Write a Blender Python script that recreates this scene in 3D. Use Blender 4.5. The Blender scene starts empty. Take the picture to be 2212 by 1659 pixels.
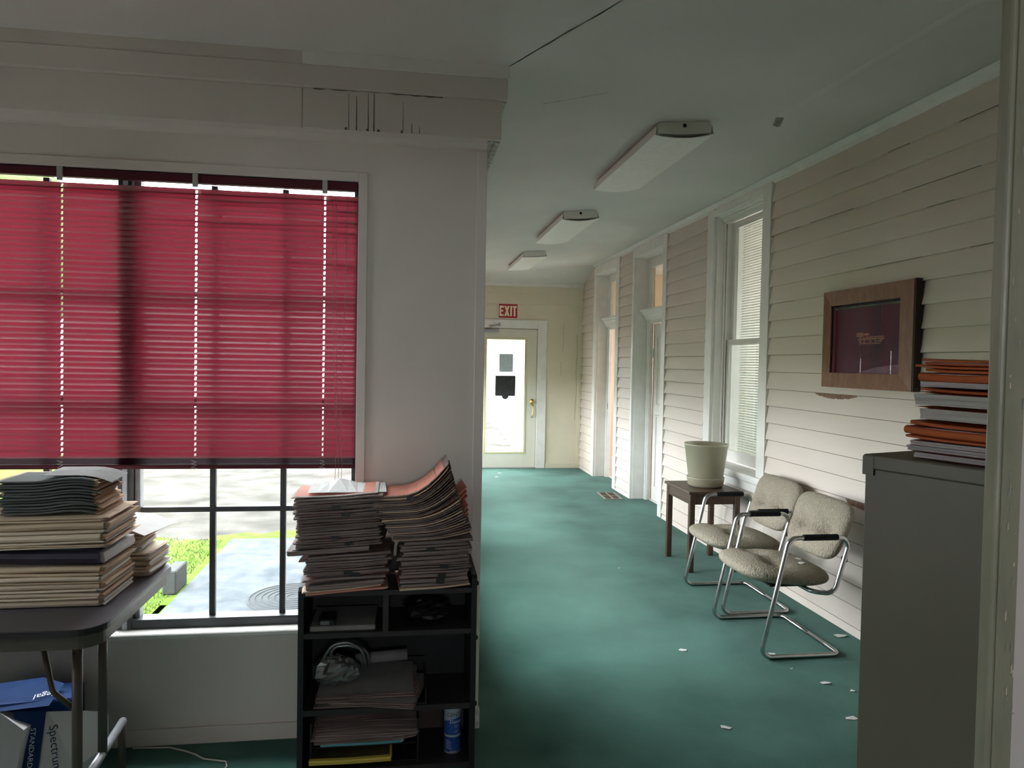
import bpy, bmesh, math, random
from mathutils import Vector, Matrix
random.seed(7)
R = random.Random(11)
S = bpy.context.scene
C = S.collection

# ------------------------------------------------------------------ camera, sky, exposure
CH = 1.53
cam = bpy.data.cameras.new('camera'); camo = bpy.data.objects.new('camera', cam); C.objects.link(camo)
cam.sensor_width = 36.0; cam.sensor_fit = 'HORIZONTAL'; cam.lens = 36.0 * 1574.65 / 2212.0
cam.clip_start = 0.02; cam.clip_end = 300
yaw, pit, rol = .1481008, .02933377, -.01803983
F = Vector((math.sin(yaw)*math.cos(pit), math.cos(yaw)*math.cos(pit), -math.sin(pit)))
r0 = Vector((math.cos(yaw), -math.sin(yaw), 0)); d0 = F.cross(r0)
cr, sr = math.cos(rol), math.sin(rol)
RT = cr*r0 + sr*d0; DN = cr*d0 - sr*r0
m = Matrix.Identity(4)
for i in range(3):
    m[i][0] = RT[i]; m[i][1] = -DN[i]; m[i][2] = -F[i]
m[0][3], m[1][3], m[2][3] = 0, 0, CH
camo.matrix_world = m
S.camera = camo

SKY = 1.0
w = bpy.data.worlds.new('world'); S.world = w; w.use_nodes = True
nt = w.node_tree; bg = nt.nodes['Background']
bg.inputs[0].default_value = (0.93, 0.97, 1.0, 1); bg.inputs[1].default_value = SKY

S.view_settings.view_transform = 'Standard'; S.view_settings.look = 'None'
S.view_settings.gamma = 1.0; S.view_settings.use_curve_mapping = False
S.view_settings.exposure = 4.2
try:
    S.cycles.use_denoising = True
    S.cycles.max_bounces = 14; S.cycles.diffuse_bounces = 9; S.cycles.transparent_max_bounces = 16
    S.cycles.transmission_bounces = 8; S.cycles.caustics_reflective = False; S.cycles.sample_clamp_indirect = 6.0
except Exception: pass

def portal(name, loc, rot, sx, sy):
    l = bpy.data.lights.new(name, 'AREA'); l.shape = 'RECTANGLE'; l.size = sx; l.size_y = sy; l.energy = 1
    l.cycles.is_portal = True
    o = bpy.data.objects.new(name, l); C.objects.link(o); o.location = loc; o.rotation_euler = rot
    o['kind'] = 'helper'
    return o

# ------------------------------------------------------------------ materials
MT = {}
def mat(name, col, rough=.6, metal=0., var=0., vscale=6., bump=0., bscale=60., spec=.35, col2=None, stretch=(1,1,1), coat=0., detail=4.):
    if name in MT: return MT[name]
    m = bpy.data.materials.new(name); m.use_nodes = True
    n = m.node_tree; b = n.nodes['Principled BSDF']
    b.inputs['Base Color'].default_value = (*col, 1); b.inputs['Roughness'].default_value = rough
    b.inputs['Metallic'].default_value = metal; b.inputs['Specular IOR Level'].default_value = spec
    if coat: b.inputs['Coat Weight'].default_value = coat
    if var or col2 or bump:
        tc = n.nodes.new('ShaderNodeTexCoord'); mp = n.nodes.new('ShaderNodeMapping')
        mp.inputs['Scale'].default_value = stretch
        n.links.new(tc.outputs['Object'], mp.inputs[0])
    if var or col2:
        ns = n.nodes.new('ShaderNodeTexNoise'); ns.inputs['Scale'].default_value = vscale; ns.inputs['Detail'].default_value = detail
        n.links.new(mp.outputs[0], ns.inputs['Vector'])
        rp = n.nodes.new('ShaderNodeValToRGB'); rp.color_ramp.elements[0].position = .3; rp.color_ramp.elements[1].position = .7
        c2 = col2 if col2 else tuple(min(1, c*(1+var)) for c in col)
        c1 = col if col2 else tuple(c*(1-var) for c in col)
        rp.color_ramp.elements[0].color = (*c1, 1); rp.color_ramp.elements[1].color = (*c2, 1)
        n.links.new(ns.outputs['Fac'], rp.inputs[0]); n.links.new(rp.outputs[0], b.inputs['Base Color'])
    if bump:
        n2 = n.nodes.new('ShaderNodeTexNoise'); n2.inputs['Scale'].default_value = bscale; n2.inputs['Detail'].default_value = 3
        n.links.new(mp.outputs[0], n2.inputs['Vector'])
        bp = n.nodes.new('ShaderNodeBump'); bp.inputs['Strength'].default_value = bump; bp.inputs['Distance'].default_value = .01
        n.links.new(n2.outputs['Fac'], bp.inputs['Height']); n.links.new(bp.outputs[0], b.inputs['Normal'])
    MT[name] = m
    return m

def glassmat(name, tint=(1,1,1), refl=.12, rough=0.0):
    m = bpy.data.materials.new(name); m.use_nodes = True; n = m.node_tree; n.nodes.clear()
    o = n.nodes.new('ShaderNodeOutputMaterial'); mx = n.nodes.new('ShaderNodeMixShader')
    t = n.nodes.new('ShaderNodeBsdfTransparent'); t.inputs[0].default_value = (*tint, 1)
    g = n.nodes.new('ShaderNodeBsdfGlossy'); g.inputs['Roughness'].default_value = rough
    fr = n.nodes.new('ShaderNodeFresnel'); fr.inputs[0].default_value = 1.5
    if refl is None: n.links.new(fr.outputs[0], mx.inputs[0])
    else: mx.inputs[0].default_value = refl
    n.links.new(t.outputs[0], mx.inputs[1]); n.links.new(g.outputs[0], mx.inputs[2]); n.links.new(mx.outputs[0], o.inputs[0])
    MT[name] = m; return m

def thinmat(name, dif, trans, fac=.5, gloss=.06, gr=.35):
    m = bpy.data.materials.new(name); m.use_nodes = True; n = m.node_tree; n.nodes.clear()
    o = n.nodes.new('ShaderNodeOutputMaterial'); mx = n.nodes.new('ShaderNodeMixShader'); mx.inputs[0].default_value = fac
    d = n.nodes.new('ShaderNodeBsdfDiffuse'); d.inputs[0].default_value = (*dif, 1)
    t = n.nodes.new('ShaderNodeBsdfTranslucent'); t.inputs[0].default_value = (*trans, 1)
    g = n.nodes.new('ShaderNodeBsdfGlossy'); g.inputs['Roughness'].default_value = gr; m2 = n.nodes.new('ShaderNodeMixShader'); m2.inputs[0].default_value = gloss
    n.links.new(d.outputs[0], mx.inputs[1]); n.links.new(t.outputs[0], mx.inputs[2])
    n.links.new(mx.outputs[0], m2.inputs[1]); n.links.new(g.outputs[0], m2.inputs[2]); n.links.new(m2.outputs[0], o.inputs[0])
    MT[name] = m; return m

mat('carpet', (.034,.108,.086), .95, var=0, col2=(.082,.205,.170), vscale=2.2, bump=.5, bscale=420, spec=.05, detail=9)
def carpet_band():  # base colour goes paler in a noise-edged band along the corridor
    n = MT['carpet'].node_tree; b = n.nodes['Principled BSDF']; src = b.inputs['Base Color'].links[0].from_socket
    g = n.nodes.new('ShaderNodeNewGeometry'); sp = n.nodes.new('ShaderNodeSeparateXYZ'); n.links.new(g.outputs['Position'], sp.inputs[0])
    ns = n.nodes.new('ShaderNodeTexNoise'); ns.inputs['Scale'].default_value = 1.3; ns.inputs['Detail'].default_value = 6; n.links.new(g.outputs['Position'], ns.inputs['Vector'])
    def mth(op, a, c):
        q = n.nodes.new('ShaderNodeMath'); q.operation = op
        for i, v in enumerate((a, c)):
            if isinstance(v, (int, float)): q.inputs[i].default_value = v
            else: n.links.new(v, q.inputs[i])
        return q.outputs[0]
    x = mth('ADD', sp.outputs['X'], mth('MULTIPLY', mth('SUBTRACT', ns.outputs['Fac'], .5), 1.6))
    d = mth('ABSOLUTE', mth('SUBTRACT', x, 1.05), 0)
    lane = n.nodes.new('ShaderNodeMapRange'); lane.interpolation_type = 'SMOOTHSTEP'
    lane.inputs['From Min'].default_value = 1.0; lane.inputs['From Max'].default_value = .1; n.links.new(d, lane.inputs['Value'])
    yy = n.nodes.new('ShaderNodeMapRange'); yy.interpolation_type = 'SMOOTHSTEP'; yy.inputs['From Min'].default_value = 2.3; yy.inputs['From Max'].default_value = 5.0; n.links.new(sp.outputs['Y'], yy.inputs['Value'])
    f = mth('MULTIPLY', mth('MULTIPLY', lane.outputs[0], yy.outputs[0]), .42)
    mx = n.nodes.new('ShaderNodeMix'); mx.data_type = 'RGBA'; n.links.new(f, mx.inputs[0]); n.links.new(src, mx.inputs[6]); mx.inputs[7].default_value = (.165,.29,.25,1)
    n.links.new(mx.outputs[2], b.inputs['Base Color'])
carpet_band()
MT['carpet'].node_tree.nodes['Principled BSDF'].inputs['Sheen Weight'].default_value = .14
MT['carpet'].node_tree.nodes['Principled BSDF'].inputs['Sheen Roughness'].default_value = .4
mat('ceiling_paint', (.70,.68,.655), .85, var=.05, vscale=1.6, bump=.06, bscale=120, spec=.1)
mat('cream_paint', (.68,.60,.54), .5, var=.05, vscale=3, bump=.05, bscale=50, spec=.3, stretch=(1,.25,2))
mat('wall_paint', (.66,.61,.57), .6, var=.04, vscale=2.2, bump=.04, bscale=120, spec=.2)
mat('exit_paint', (.70,.635,.50), .6, var=.06, vscale=2.4, bump=.05, bscale=80, spec=.2)
mat('trim_white', (.78,.765,.735), .45, var=.05, vscale=9, bump=.06, bscale=70, spec=.35)
mat('chipped_white', (.38,.35,.31), .8, col2=(.78,.77,.74), vscale=45, bump=.8, bscale=90)
mat('door_paint', (.70,.68,.58), .4, var=.03, vscale=4, spec=.4)
mat('peach_paint', (.78,.62,.46), .7, var=.03, vscale=2)
mat('pink_white', (.78,.70,.66), .6, var=.03)
mat('olive_paint', (.29,.285,.215), .38, var=.15, vscale=22, bump=.25, bscale=40, spec=.5, stretch=(1,1,.3))
mat('alu_dark', (.055,.06,.065), .45, var=.15, vscale=12, spec=.4)
mat('alu_grey', (.42,.45,.50), .45, var=.1, vscale=30, spec=.4)
mat('bracket_plastic', (.42,.42,.38), .5)
mat('cord', (.30,.16,.16), .7); mat('cord_white', (.62,.6,.55), .6)
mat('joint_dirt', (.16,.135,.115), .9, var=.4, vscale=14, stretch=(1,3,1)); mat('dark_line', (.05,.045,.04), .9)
mat('stain', (.13,.11,.085), .9, var=.3, vscale=60)
mat('bare_wood', (.27,.17,.12), .85, var=.35, vscale=60, bump=.5, bscale=120, stretch=(1,1,.3))
mat('tabletop', (.082,.072,.085), .42, var=.10, vscale=30, spec=.4, stretch=(.15,4,1))
mat('table_edge', (.030,.028,.034), .4, spec=.4)
mat('table_skirt', (.115,.105,.095), .45, var=.12, vscale=25)
mat('table_leg', (.10,.082,.072), .4, metal=.2, var=.1)
mat('table_bar', (.40,.40,.44), .35, metal=.4, var=.15, vscale=20)
mat('shelf_dark', (.011,.011,.013), .5, var=.25, vscale=14, spec=.35, stretch=(1,1,.2))
mat('brown_board', (.06,.042,.034), .6, var=.1)
mat('shelf_edge', (.028,.024,.024), .5, var=.25, vscale=20, stretch=(.3,1,1))
mat('black', (.012,.012,.014), .45); mat('clip_black', (.010,.011,.013), .35, spec=.5)
mat('foam_black', (.010,.012,.015), .9)
mat('screen_grey', (.16,.16,.18), .3)
mat('chrome', (.52,.53,.54), .24, metal=1., var=.1, vscale=30)
mat('upholstery', (.28,.245,.19), .95, col2=(.40,.355,.285), vscale=140, bump=1.0, bscale=110, spec=.05, stretch=(1,1,.55), detail=2)
mat('dark_walnut', (.052,.027,.018), .38, col2=(.085,.045,.028), vscale=18, spec=.4, bump=.1, bscale=90, stretch=(1,.12,1))
mat('pot_plastic', (.36,.34,.245), .3, spec=.5); mat('saucer_plastic', (.34,.32,.23), .3, spec=.5)
mat('cabinet_metal', (.125,.115,.080), .42, var=.05, vscale=5, spec=.5)
mat('frame_wood', (.20,.092,.055), .45, col2=(.29,.145,.088), vscale=10, bump=.15, bscale=50, stretch=(1,3,1))
mat('frame_dark', (.035,.018,.014), .5)
mat('print_dark', (.022,.021,.036), .5, col2=(.042,.038,.060), vscale=3)
mat('print_light', (.50,.30,.22), .6, var=.3, vscale=40); mat('print_pale', (.24,.18,.21), .6, var=.2, vscale=8)
mat('mat_black', (.008,.010,.014), .4)
mat('fixture_white', (.74,.73,.68), .4, var=.03)
mat('fixture_lens', (.93,.91,.87), .35, bump=.25, bscale=350, var=.04, vscale=30)
mat('metal_grey', (.40,.41,.43), .4, metal=.5); mat('brass', (.62,.42,.14), .28, metal=1.)
mat('brass_frame', (.66,.60,.36), .45)
mat('sign_red', (.42,.018,.035), .5); mat('sign_cream', (.78,.72,.52), .6); mat('sign_pale', (.75,.66,.6), .6)
mat('notice_black', (.035,.035,.037), .6, var=.3, vscale=25); mat('notice_blue', (.55,.66,.74), .6, var=.1, vscale=25)
mat('vent_metal', (.30,.27,.22), .45, metal=.4); mat('vent_dark', (.05,.035,.03), .7)
mat('paper_white', (.72,.72,.71), .8, var=.05, vscale=20)
def edges(name, a, b, sc=700): return mat(name, a, .85, col2=b, vscale=10, stretch=(.6,.6,sc/10), bump=.35, bscale=10, detail=2)
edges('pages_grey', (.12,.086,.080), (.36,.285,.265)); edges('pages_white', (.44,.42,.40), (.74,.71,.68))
edges('pages_peach', (.46,.30,.20), (.78,.62,.48)); edges('pages_lilac', (.50,.46,.48), (.66,.62,.64))
mat('manila', (.56,.44,.31), .75, var=.08, vscale=6); mat('manila_pale', (.66,.56,.44), .75, var=.06, vscale=6)
mat('folder_pink', (.55,.20,.16), .75, var=.10, vscale=8); mat('folder_salmon', (.66,.27,.20), .75, var=.08, vscale=8)
mat('folder_orange', (.56,.145,.05), .7, var=.10, vscale=8); mat('folder_mauve', (.27,.155,.14), .8, var=.15, vscale=8)
mat('folder_slate', (.105,.115,.115), .8, var=.12, vscale=8); mat('folder_navy', (.030,.025,.045), .55, var=.2, vscale=14)
mat('folder_teal', (.10,.34,.38), .7); mat('pad_yellow', (.60,.46,.09), .7, var=.05)
mat('pad_cover', (.055,.048,.022), .35, var=.4, vscale=12, bump=.4, bscale=18)
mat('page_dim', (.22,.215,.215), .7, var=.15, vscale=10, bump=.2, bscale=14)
mat('box_blue', (.012,.040,.135), .8, var=.15, vscale=9, spec=.15); mat('box_white', (.60,.60,.62), .6, var=.05); mat('box_navy', (.012,.02,.05), .6)
mat('can_blue', (.03,.085,.36), .3, spec=.5); mat('can_grey', (.36,.44,.50), .3, spec=.5); mat('ink_dark', (.02,.03,.06), .6); mat('ink_white', (.70,.72,.75), .6)
mat('lawn', (.048,.096,.010), .95, col2=(.088,.122,.024), vscale=7, bump=.6, bscale=40, spec=.05, detail=8)
mat('gravel', (.30,.285,.255), .95, col2=(.44,.42,.39), vscale=1.3, bump=.4, bscale=30, spec=.05, detail=10)
mat('concrete', (.040,.049,.058), .9, col2=(.090,.099,.108), vscale=4.5, bump=.3, bscale=70, spec=.1, detail=10)
mat('concrete_dark', (.038,.041,.040), .9, var=.15, vscale=20); mat('cover_metal', (.055,.06,.063), .95, var=.12, vscale=10, spec=.05)
mat('house_white', (.6,.6,.58), .8, var=.05); mat('roof_grey', (.12,.12,.12), .9, var=.2)
mat('tree_leaf', (.05,.10,.02), .9, var=.5, vscale=4); mat('bark', (.08,.06,.04), .9)
glassmat('glass', (.97,.985,.98), .05); glassmat('glass_picture', (.92,.92,.94), .045)
glassmat('glass_inner', (.90,.93,.91), .13)
thinmat('red_slat', (.22,.018,.042), (.48,.028,.065), .14, .24, .26)
thinmat('white_slat', (.72,.73,.68), (.6,.6,.55), .2, .04)
thinmat('bag_film', (.13,.13,.135), (.14,.14,.14), .4, .22)

# ------------------------------------------------------------------ mesh helpers
OFF = {}
def off(parent):
    return OFF.get(parent.name, Vector((0,0,0))) if parent else Vector((0,0,0))
def link(name, me, parent=None, loc=None):
    o = bpy.data.objects.new(name, me); C.objects.link(o)
    if parent: o.parent = parent; OFF[o.name] = off(parent)
    return o
def mk(name, vs, fs, mt, parent=None, smooth=False, local=False):
    vs = [Vector(v) for v in vs]
    if parent:
        d = Vector((0,0,0)) if local else off(parent); loc = None
    else:
        xs = [v.x for v in vs]; ys = [v.y for v in vs]; zs = [v.z for v in vs]
        d = Vector(((min(xs)+max(xs))/2, (min(ys)+max(ys))/2, min(zs))); loc = d
    me = bpy.data.meshes.new(name); me.from_pydata([v-d for v in vs], [], fs); me.validate(); me.update()
    if isinstance(mt, str): mt = MT[mt]
    me.materials.append(mt)
    if smooth:
        me.polygons.foreach_set('use_smooth', [True]*len(me.polygons))
    o = link(name, me, parent)
    if loc is not None: o.location = loc; OFF[o.name] = loc.copy()
    return o
def boxv(x0,x1,y0,y1,z0,z1):
    return [(x0,y0,z0),(x1,y0,z0),(x1,y1,z0),(x0,y1,z0),(x0,y0,z1),(x1,y0,z1),(x1,y1,z1),(x0,y1,z1)]
BF = [(0,3,2,1),(4,5,6,7),(0,1,5,4),(1,2,6,5),(2,3,7,6),(3,0,4,7)]
def box(name, x0,x1,y0,y1,z0,z1, mt, parent=None, bev=0., seg=1, local=False):
    if x0>x1: x0,x1=x1,x0
    if y0>y1: y0,y1=y1,y0
    o = mk(name, boxv(x0,x1,y0,y1,z0,z1), BF, mt, parent, local=local)
    if bev: bevel(o, bev, seg)
    return o
def bevel(o, w_, seg=1):
    bm = bmesh.new(); bm.from_mesh(o.data)
    bmesh.ops.bevel(bm, geom=bm.edges[:], offset=w_, segments=seg, affect='EDGES', profile=.5)
    bm.to_mesh(o.data); bm.free()
def boxes(name, lst, mt, parent=None):
    vs, fs = [], []
    for b in lst:
        n = len(vs); vs += boxv(*b); fs += [tuple(i+n for i in f) for f in BF]
    return mk(name, vs, fs, mt, parent)
def empty(name, loc, label, cat, group=None, rz=0, kind=None):
    o = bpy.data.objects.new(name, None); C.objects.link(o); o.location = loc; o.rotation_euler = (0,0,rz)
    o.empty_display_size = .05; OFF[o.name] = Vector(loc)
    tag(o, label, cat, group, kind); return o
def tag(o, label, cat, group=None, kind=None):
    o['label'] = label
    if cat: o['category'] = cat
    if group: o['group'] = group
    if kind: o['kind'] = kind
    return o
def struct(o, label, cat): return tag(o, label, cat, None, 'structure')

def fillet(pts, rad, n=6, closed=False):
    P = [Vector(p) for p in pts]; out = []; N = len(P)
    rr = rad if isinstance(rad, (list, tuple)) else [rad]*N
    for i, p in enumerate(P):
        if not closed and i in (0, N-1): out.append(p); continue
        a = P[i-1]; b = P[(i+1) % N]; u = (a-p); v = (b-p); lu, lv = u.length, v.length; u /= lu; v /= lv
        ang = u.angle(v)
        if abs(ang-math.pi) < .02: out.append(p); continue
        t = min(rr[i]/math.tan(ang/2), lu*.49, lv*.49); r_ = t*math.tan(ang/2)
        c = p + (u+v).normalized()*(r_/math.sin(ang/2)); s = p+u*t-c; e = p+v*t-c
        ax = s.cross(e).normalized(); th = s.angle(e)
        for k in range(n+1): out.append(c + Matrix.Rotation(th*k/n, 3, ax) @ s)
    return out
def tube(name, pts, r, mt, parent=None, seg=10, closed=False, smooth=True, local=False):
    P = [Vector(p) for p in pts]; N = len(P); vs, fs = [], []
    T = []
    for i in range(N):
        a = P[i-1] if (i or closed) else P[0]; b = P[(i+1) % N] if (i < N-1 or closed) else P[-1]
        T.append((b-a).normalized())
    ref = Vector((0,0,1)) if abs(T[0].z) < .9 else Vector((1,0,0))
    nrm = T[0].cross(ref).normalized()
    for i in range(N):
        nrm = (nrm - T[i]*nrm.dot(T[i])).normalized(); bi = T[i].cross(nrm)
        ri = r(i/(N-1)) if callable(r) else r
        for k in range(seg):
            a = 2*math.pi*k/seg; vs.append(P[i] + (nrm*math.cos(a) + bi*math.sin(a))*ri)
    for i in range(N if closed else N-1):
        j = (i+1) % N
        for k in range(seg):
            l = (k+1) % seg; fs.append((i*seg+k, i*seg+l, j*seg+l, j*seg+k))
    if not closed: fs += [tuple(range(seg))[::-1], tuple((N-1)*seg+k for k in range(seg))]
    return mk(name, vs, fs, mt, parent, smooth, local)
def lathe(name, prof, cx, cy, mt, parent=None, seg=32, smooth=True):
    vs, fs = [], []; n = len(prof)
    for k in range(seg):
        a = 2*math.pi*k/seg
        for r_, z in prof: vs.append((cx+r_*math.cos(a), cy+r_*math.sin(a), z))
    for k in range(seg):
        l = (k+1) % seg
        for i in range(n-1): fs.append((k*n+i, l*n+i, l*n+i+1, k*n+i+1))
    return mk(name, vs, fs, mt, parent, smooth)
def extrude(name, prof, axis, a, b, mt, parent=None, smooth=False):
    """closed 2-D profile swept along axis 'x' (prof = y,z) or 'y' (prof = x,z) or 'z' (prof = x,y)"""
    def pt(p, t): return {'x': (t,p[0],p[1]), 'y': (p[0],t,p[1]), 'z': (p[0],p[1],t)}[axis]
    n = len(prof); vs = [pt(p,a) for p in prof]+[pt(p,b) for p in prof]
    fs = [tuple(range(n))[::-1], tuple(range(n,2*n))]+[(i,(i+1)%n,n+(i+1)%n,n+i) for i in range(n)]
    o = mk(name, vs, fs, mt, parent, smooth)
    bm = bmesh.new(); bm.from_mesh(o.data); bmesh.ops.recalc_face_normals(bm, faces=bm.faces[:]); bm.to_mesh(o.data); bm.free()
    return o
def textmesh(body, size, mt, name, parent, fn, width=None, res=3):
    """text as flat mesh whose (x, y) go through fn to scene space"""
    cu = bpy.data.curves.new('t', 'FONT'); cu.body = body; cu.size = size; cu.resolution_u = res; cu.align_x = 'CENTER'; cu.align_y = 'CENTER'
    o = bpy.data.objects.new('t', cu); C.objects.link(o)
    dg = bpy.context.evaluated_depsgraph_get(); me = bpy.data.meshes.new_from_object(o.evaluated_get(dg))
    vs = [v.co.copy() for v in me.vertices]; fs = [tuple(p.vertices) for p in me.polygons]
    bpy.data.objects.remove(o); bpy.data.curves.remove(cu); bpy.data.meshes.remove(me)
    if width:
        xs = [v.x for v in vs]; k = width/(max(xs)-min(xs))
        for v in vs: v.x *= k
    return mk(name, [fn(v.x, v.y) for v in vs], fs, mt, parent)
def copytree(o, loc, rz=None):
    c = o.copy(); C.objects.link(c); c.location = loc
    if rz is not None: c.rotation_euler = (0,0,rz)
    for ch in o.children:
        d = ch.copy(); C.objects.link(d); d.parent = c
        for g in ch.children:
            e = g.copy(); C.objects.link(e); e.parent = d
    return c
ORD = ['first','second','third','fourth','fifth','sixth','seventh','eighth','ninth','tenth','eleventh','twelfth','thirteenth','fourteenth','fifteenth','sixteenth','seventeenth','eighteenth','nineteenth','twentieth']
TENS = ['','','twenty','thirty','forty','fifty']
def ordw(i):
    if i < 20: return ORD[i]
    t, u = divmod(i+1, 10)
    return {2:'twentieth',3:'thirtieth',4:'fortieth',5:'fiftieth'}[t] if u == 0 else TENS[t]+'-'+ORD[u-1]

# ------------------------------------------------------------------ the shell
XR, YE, YW, XC = 2.6, 10.42, 3.0, .322
XL, YN = -2.75, .67
ZT = 3.1
struct(boxes('floor', [(XL-.1,XR+2.2,-2.7,YW+.1,-.12,0),(XC-.1,XR+2.2,YW+.1,YE+.1,-.12,0)], 'carpet'), 'green carpet floor running down the corridor', 'floor')
def zA(x): return 2.714 + .0818*(x-.403)
def zB(y): return 2.714 + .045*(2.919-y)
# sloped porch ceiling: plane A over the corridor, plane B over the near room, plane C falling to the exit wall
sx, sy = 1.55, .72
k = .0818/.045
yS = lambda x: 2.919-(x-.403)*k
xe = .403+(2.919-YN)/k
vs = [(XL,2.919,2.714),(.403,2.919,2.714),(xe,YN,zB(YN)),(XL,YN,zB(YN)),
      (.1,3.2,zA(.1)),(.1,10.36,zA(.1)),(XR+.02,9.74,zA(XR)),(XR+.02,YN,zA(XR)),
      (.1,YE,2.68),(XR+.02,YE,2.68),(.403,3.2,2.714),(.1,2.919,2.714),(XL,3.2,2.714)]
fs = [(0,3,2,1),(1,2,7,6,5,4,10),(5,6,9,8),(0,1,10,4,12)]
ceil = struct(mk('ceiling', vs, fs, 'ceiling_paint'), 'off-white sloped ceiling of the enclosed porch', 'ceiling')
def crack(a, b, wd=.004, nm='crack', dz=.0015, mt='dark_line', zf=None):
    a, b = Vector(a), Vector(b); n = 14; vs, fs = [], []
    d = (b-a); s = Vector((-d.y, d.x, 0)).normalized()
    for i in range(n+1):
        p = a+d*i/n + s*R.uniform(-.002,.002); hw = wd/2*R.uniform(.4,1.2)
        if zf: p.z = zf(p)
        vs += [p-s*hw-Vector((0,0,dz)), p+s*hw-Vector((0,0,dz))]
    fs = [(2*i,2*i+1,2*i+3,2*i+2) for i in range(n)]
    return mk(nm, vs, fs, mt, ceil)
crack((.403,2.919,2.714), (.403+.42, 2.919-.42*k, 0), .006, zf=lambda p: zA(p.x))
crack((.62,3.36,0), (.90,3.22,0), .003, zf=lambda p: zA(p.x))
# sagging joint tape with a torn flap
ta, tb = Vector((2.02,2.02,0)), Vector((1.93,3.60,0)); vs, fs = [], []
for i in range(17):
    t = i/16; p = tb.lerp(ta, t); dz = .004+.022*math.sin(math.pi*min(1,t*1.1))*(.6+.4*math.sin(9*t))
    for s, q in ((-.028,0),(0,1.0),(.028,.1)): vs.append((p.x+s, p.y, zA(p.x)-.0015-dz*q*.5-(.001)))
for i in range(16):
    for j in range(2): fs.append((i*3+j, i*3+j+1, i*3+j+4, i*3+j+3))
mk('joint_tape', vs, fs, 'ceiling_paint', ceil, True)
mk('torn_flap', [(1.905,3.60,zA(1.9)-.002),(1.955,3.61,zA(1.95)-.002),(1.965,3.66,zA(1.95)-.03),(1.935,3.645,zA(1.95)-.042),(1.915,3.655,zA(1.95)-.03)], [(0,1,2,3,4)], 'bracket_plastic', ceil)
struct(boxes('roof', [(XL-.3,XR+2.4,-2.9,YW+.5,ZT,ZT+.1),(XC-.5,XR+2.4,YW+.5,YE+.5,ZT,ZT+.1)], 'roof_grey'), 'flat grey roof deck above the ceiling', 'roof')

def wall_with_holes(name, axis, pos, th, a0, a1, z0, z1, holes, mt, label):
    """axis 'x': wall runs along x at y=pos..pos+th ; 'y': runs along y at x=pos..pos+th"""
    cuts = sorted(set([a0,a1]+[h[0] for h in holes]+[h[1] for h in holes])); L = []
    for u, v in zip(cuts[:-1], cuts[1:]):
        mid = (u+v)/2; hs = sorted([(h[2],h[3]) for h in holes if h[0] < mid < h[1]]); z = z0
        for ha, hb in hs:
            if ha > z: L.append((u,v,z,ha))
            z = hb
        if z < z1: L.append((u,v,z,z1))
    bl = [((u,v,pos,pos+th,za,zb) if axis == 'x' else (pos,pos+th,u,v,za,zb)) for u,v,za,zb in L]
    return struct(boxes(name, bl, mt), label, 'wall')

WX0, WX1, WZ0, WZ1 = -1.93, -.187, .45, 2.24
wf = wall_with_holes('wall_front', 'x', YW, .12, XL, XC, 0, ZT, [(WX0,WX1,WZ0,WZ1)], 'wall_paint', 'beige panelled wall around the window with red blinds')
SW = [(3.62,5.36),(6.0,7.74),(8.35,10.09)]
wi = wall_with_holes('wall_inner', 'y', XC-.12, .12, YW+.12, YE, 0, ZT, [(a,b,WZ0,WZ1) for a,b in SW], 'wall_paint', 'outer side wall of the corridor with three windows')
DX0, DX1 = 1.0, 1.915
wb = wall_with_holes('wall_back', 'x', YE, .14, XC-.12, XR+.3, 0, ZT, [(DX0,DX1,0,2.022)], 'exit_paint', 'cream wall at the corridor end around the exit door')
wl = wall_with_holes('wall_left', 'y', XL-.12, .12, YN, YW+.12, 0, ZT, [(1.55,2.35,.95,2.0)], 'wall_paint', 'beige wall at the far left end of the room')  # opening added out of view to brighten the near room
wr = wall_with_holes('wall_right', 'y', XR, .04, YN, YE, 0, ZT, [(5.01,5.86,.72,2.785),(7.07,7.99,0,2.74),(8.70,9.63,0,2.74)], 'cream_paint', 'cream clapboard wall along the corridor')
wn = wall_with_holes('wall_near', 'x', YN, .12, XL, XR, 0, ZT, [(-.56,.72,0,2.08)], 'wall_paint', 'beige wall beside the doorway the view looks through')
# room behind the camera (back opening added and sized for fill light) and rooms behind the clapboard wall
boxes_l = [(-1.72,-1.6,-2.6,YN,0,ZT),(1.6,1.72,-2.6,YN,0,ZT)]
struct(boxes('wall_side', boxes_l, 'wall_paint'), 'side walls of the room behind the doorway', 'wall')
wall_with_holes('wall_rear', 'x', -2.72, .12, -1.72, 1.72, 0, ZT, [(-.35,.35,1.2,1.9)], 'wall_paint', 'rear wall of the room behind the doorway')  # opening behind the viewer is added, its size sets the frontal fill
struct(box('ceiling_rear', -1.72, 1.72, -2.72, YN, 2.7, 2.75, 'ceiling_paint'), 'ceiling of the room behind the doorway', 'ceiling')
struct(boxes('wall_office', [(2.86,4.6,10.28,10.38,0,2.95),(2.86,4.6,6.54,6.58,0,2.95)], 'peach_paint'), 'peach walls of the rooms behind the corridor doors', 'wall')
struct(boxes('wall_study', [(2.86,4.6,4.2,4.3,0,2.95),(2.86,4.6,6.5,6.54,0,2.95),(4.59,4.6,6.0,6.5,0,2.95)], 'trim_white'), 'white walls of the room behind the sash window', 'wall')
wall_with_holes('wall_office_end', 'y', 4.6, .1, 4.2, 10.38, 0, 2.95, [(8.2,9.3,1.0,2.2),(4.7,6.0,.9,2.3)], 'peach_paint', 'peach end wall of the rooms behind the doors')
struct(box('ceiling_office', 2.78, 4.7, 4.2, 10.38, 2.85, 2.95, 'ceiling_paint'), 'ceiling of the rooms behind the doors', 'ceiling')
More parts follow.
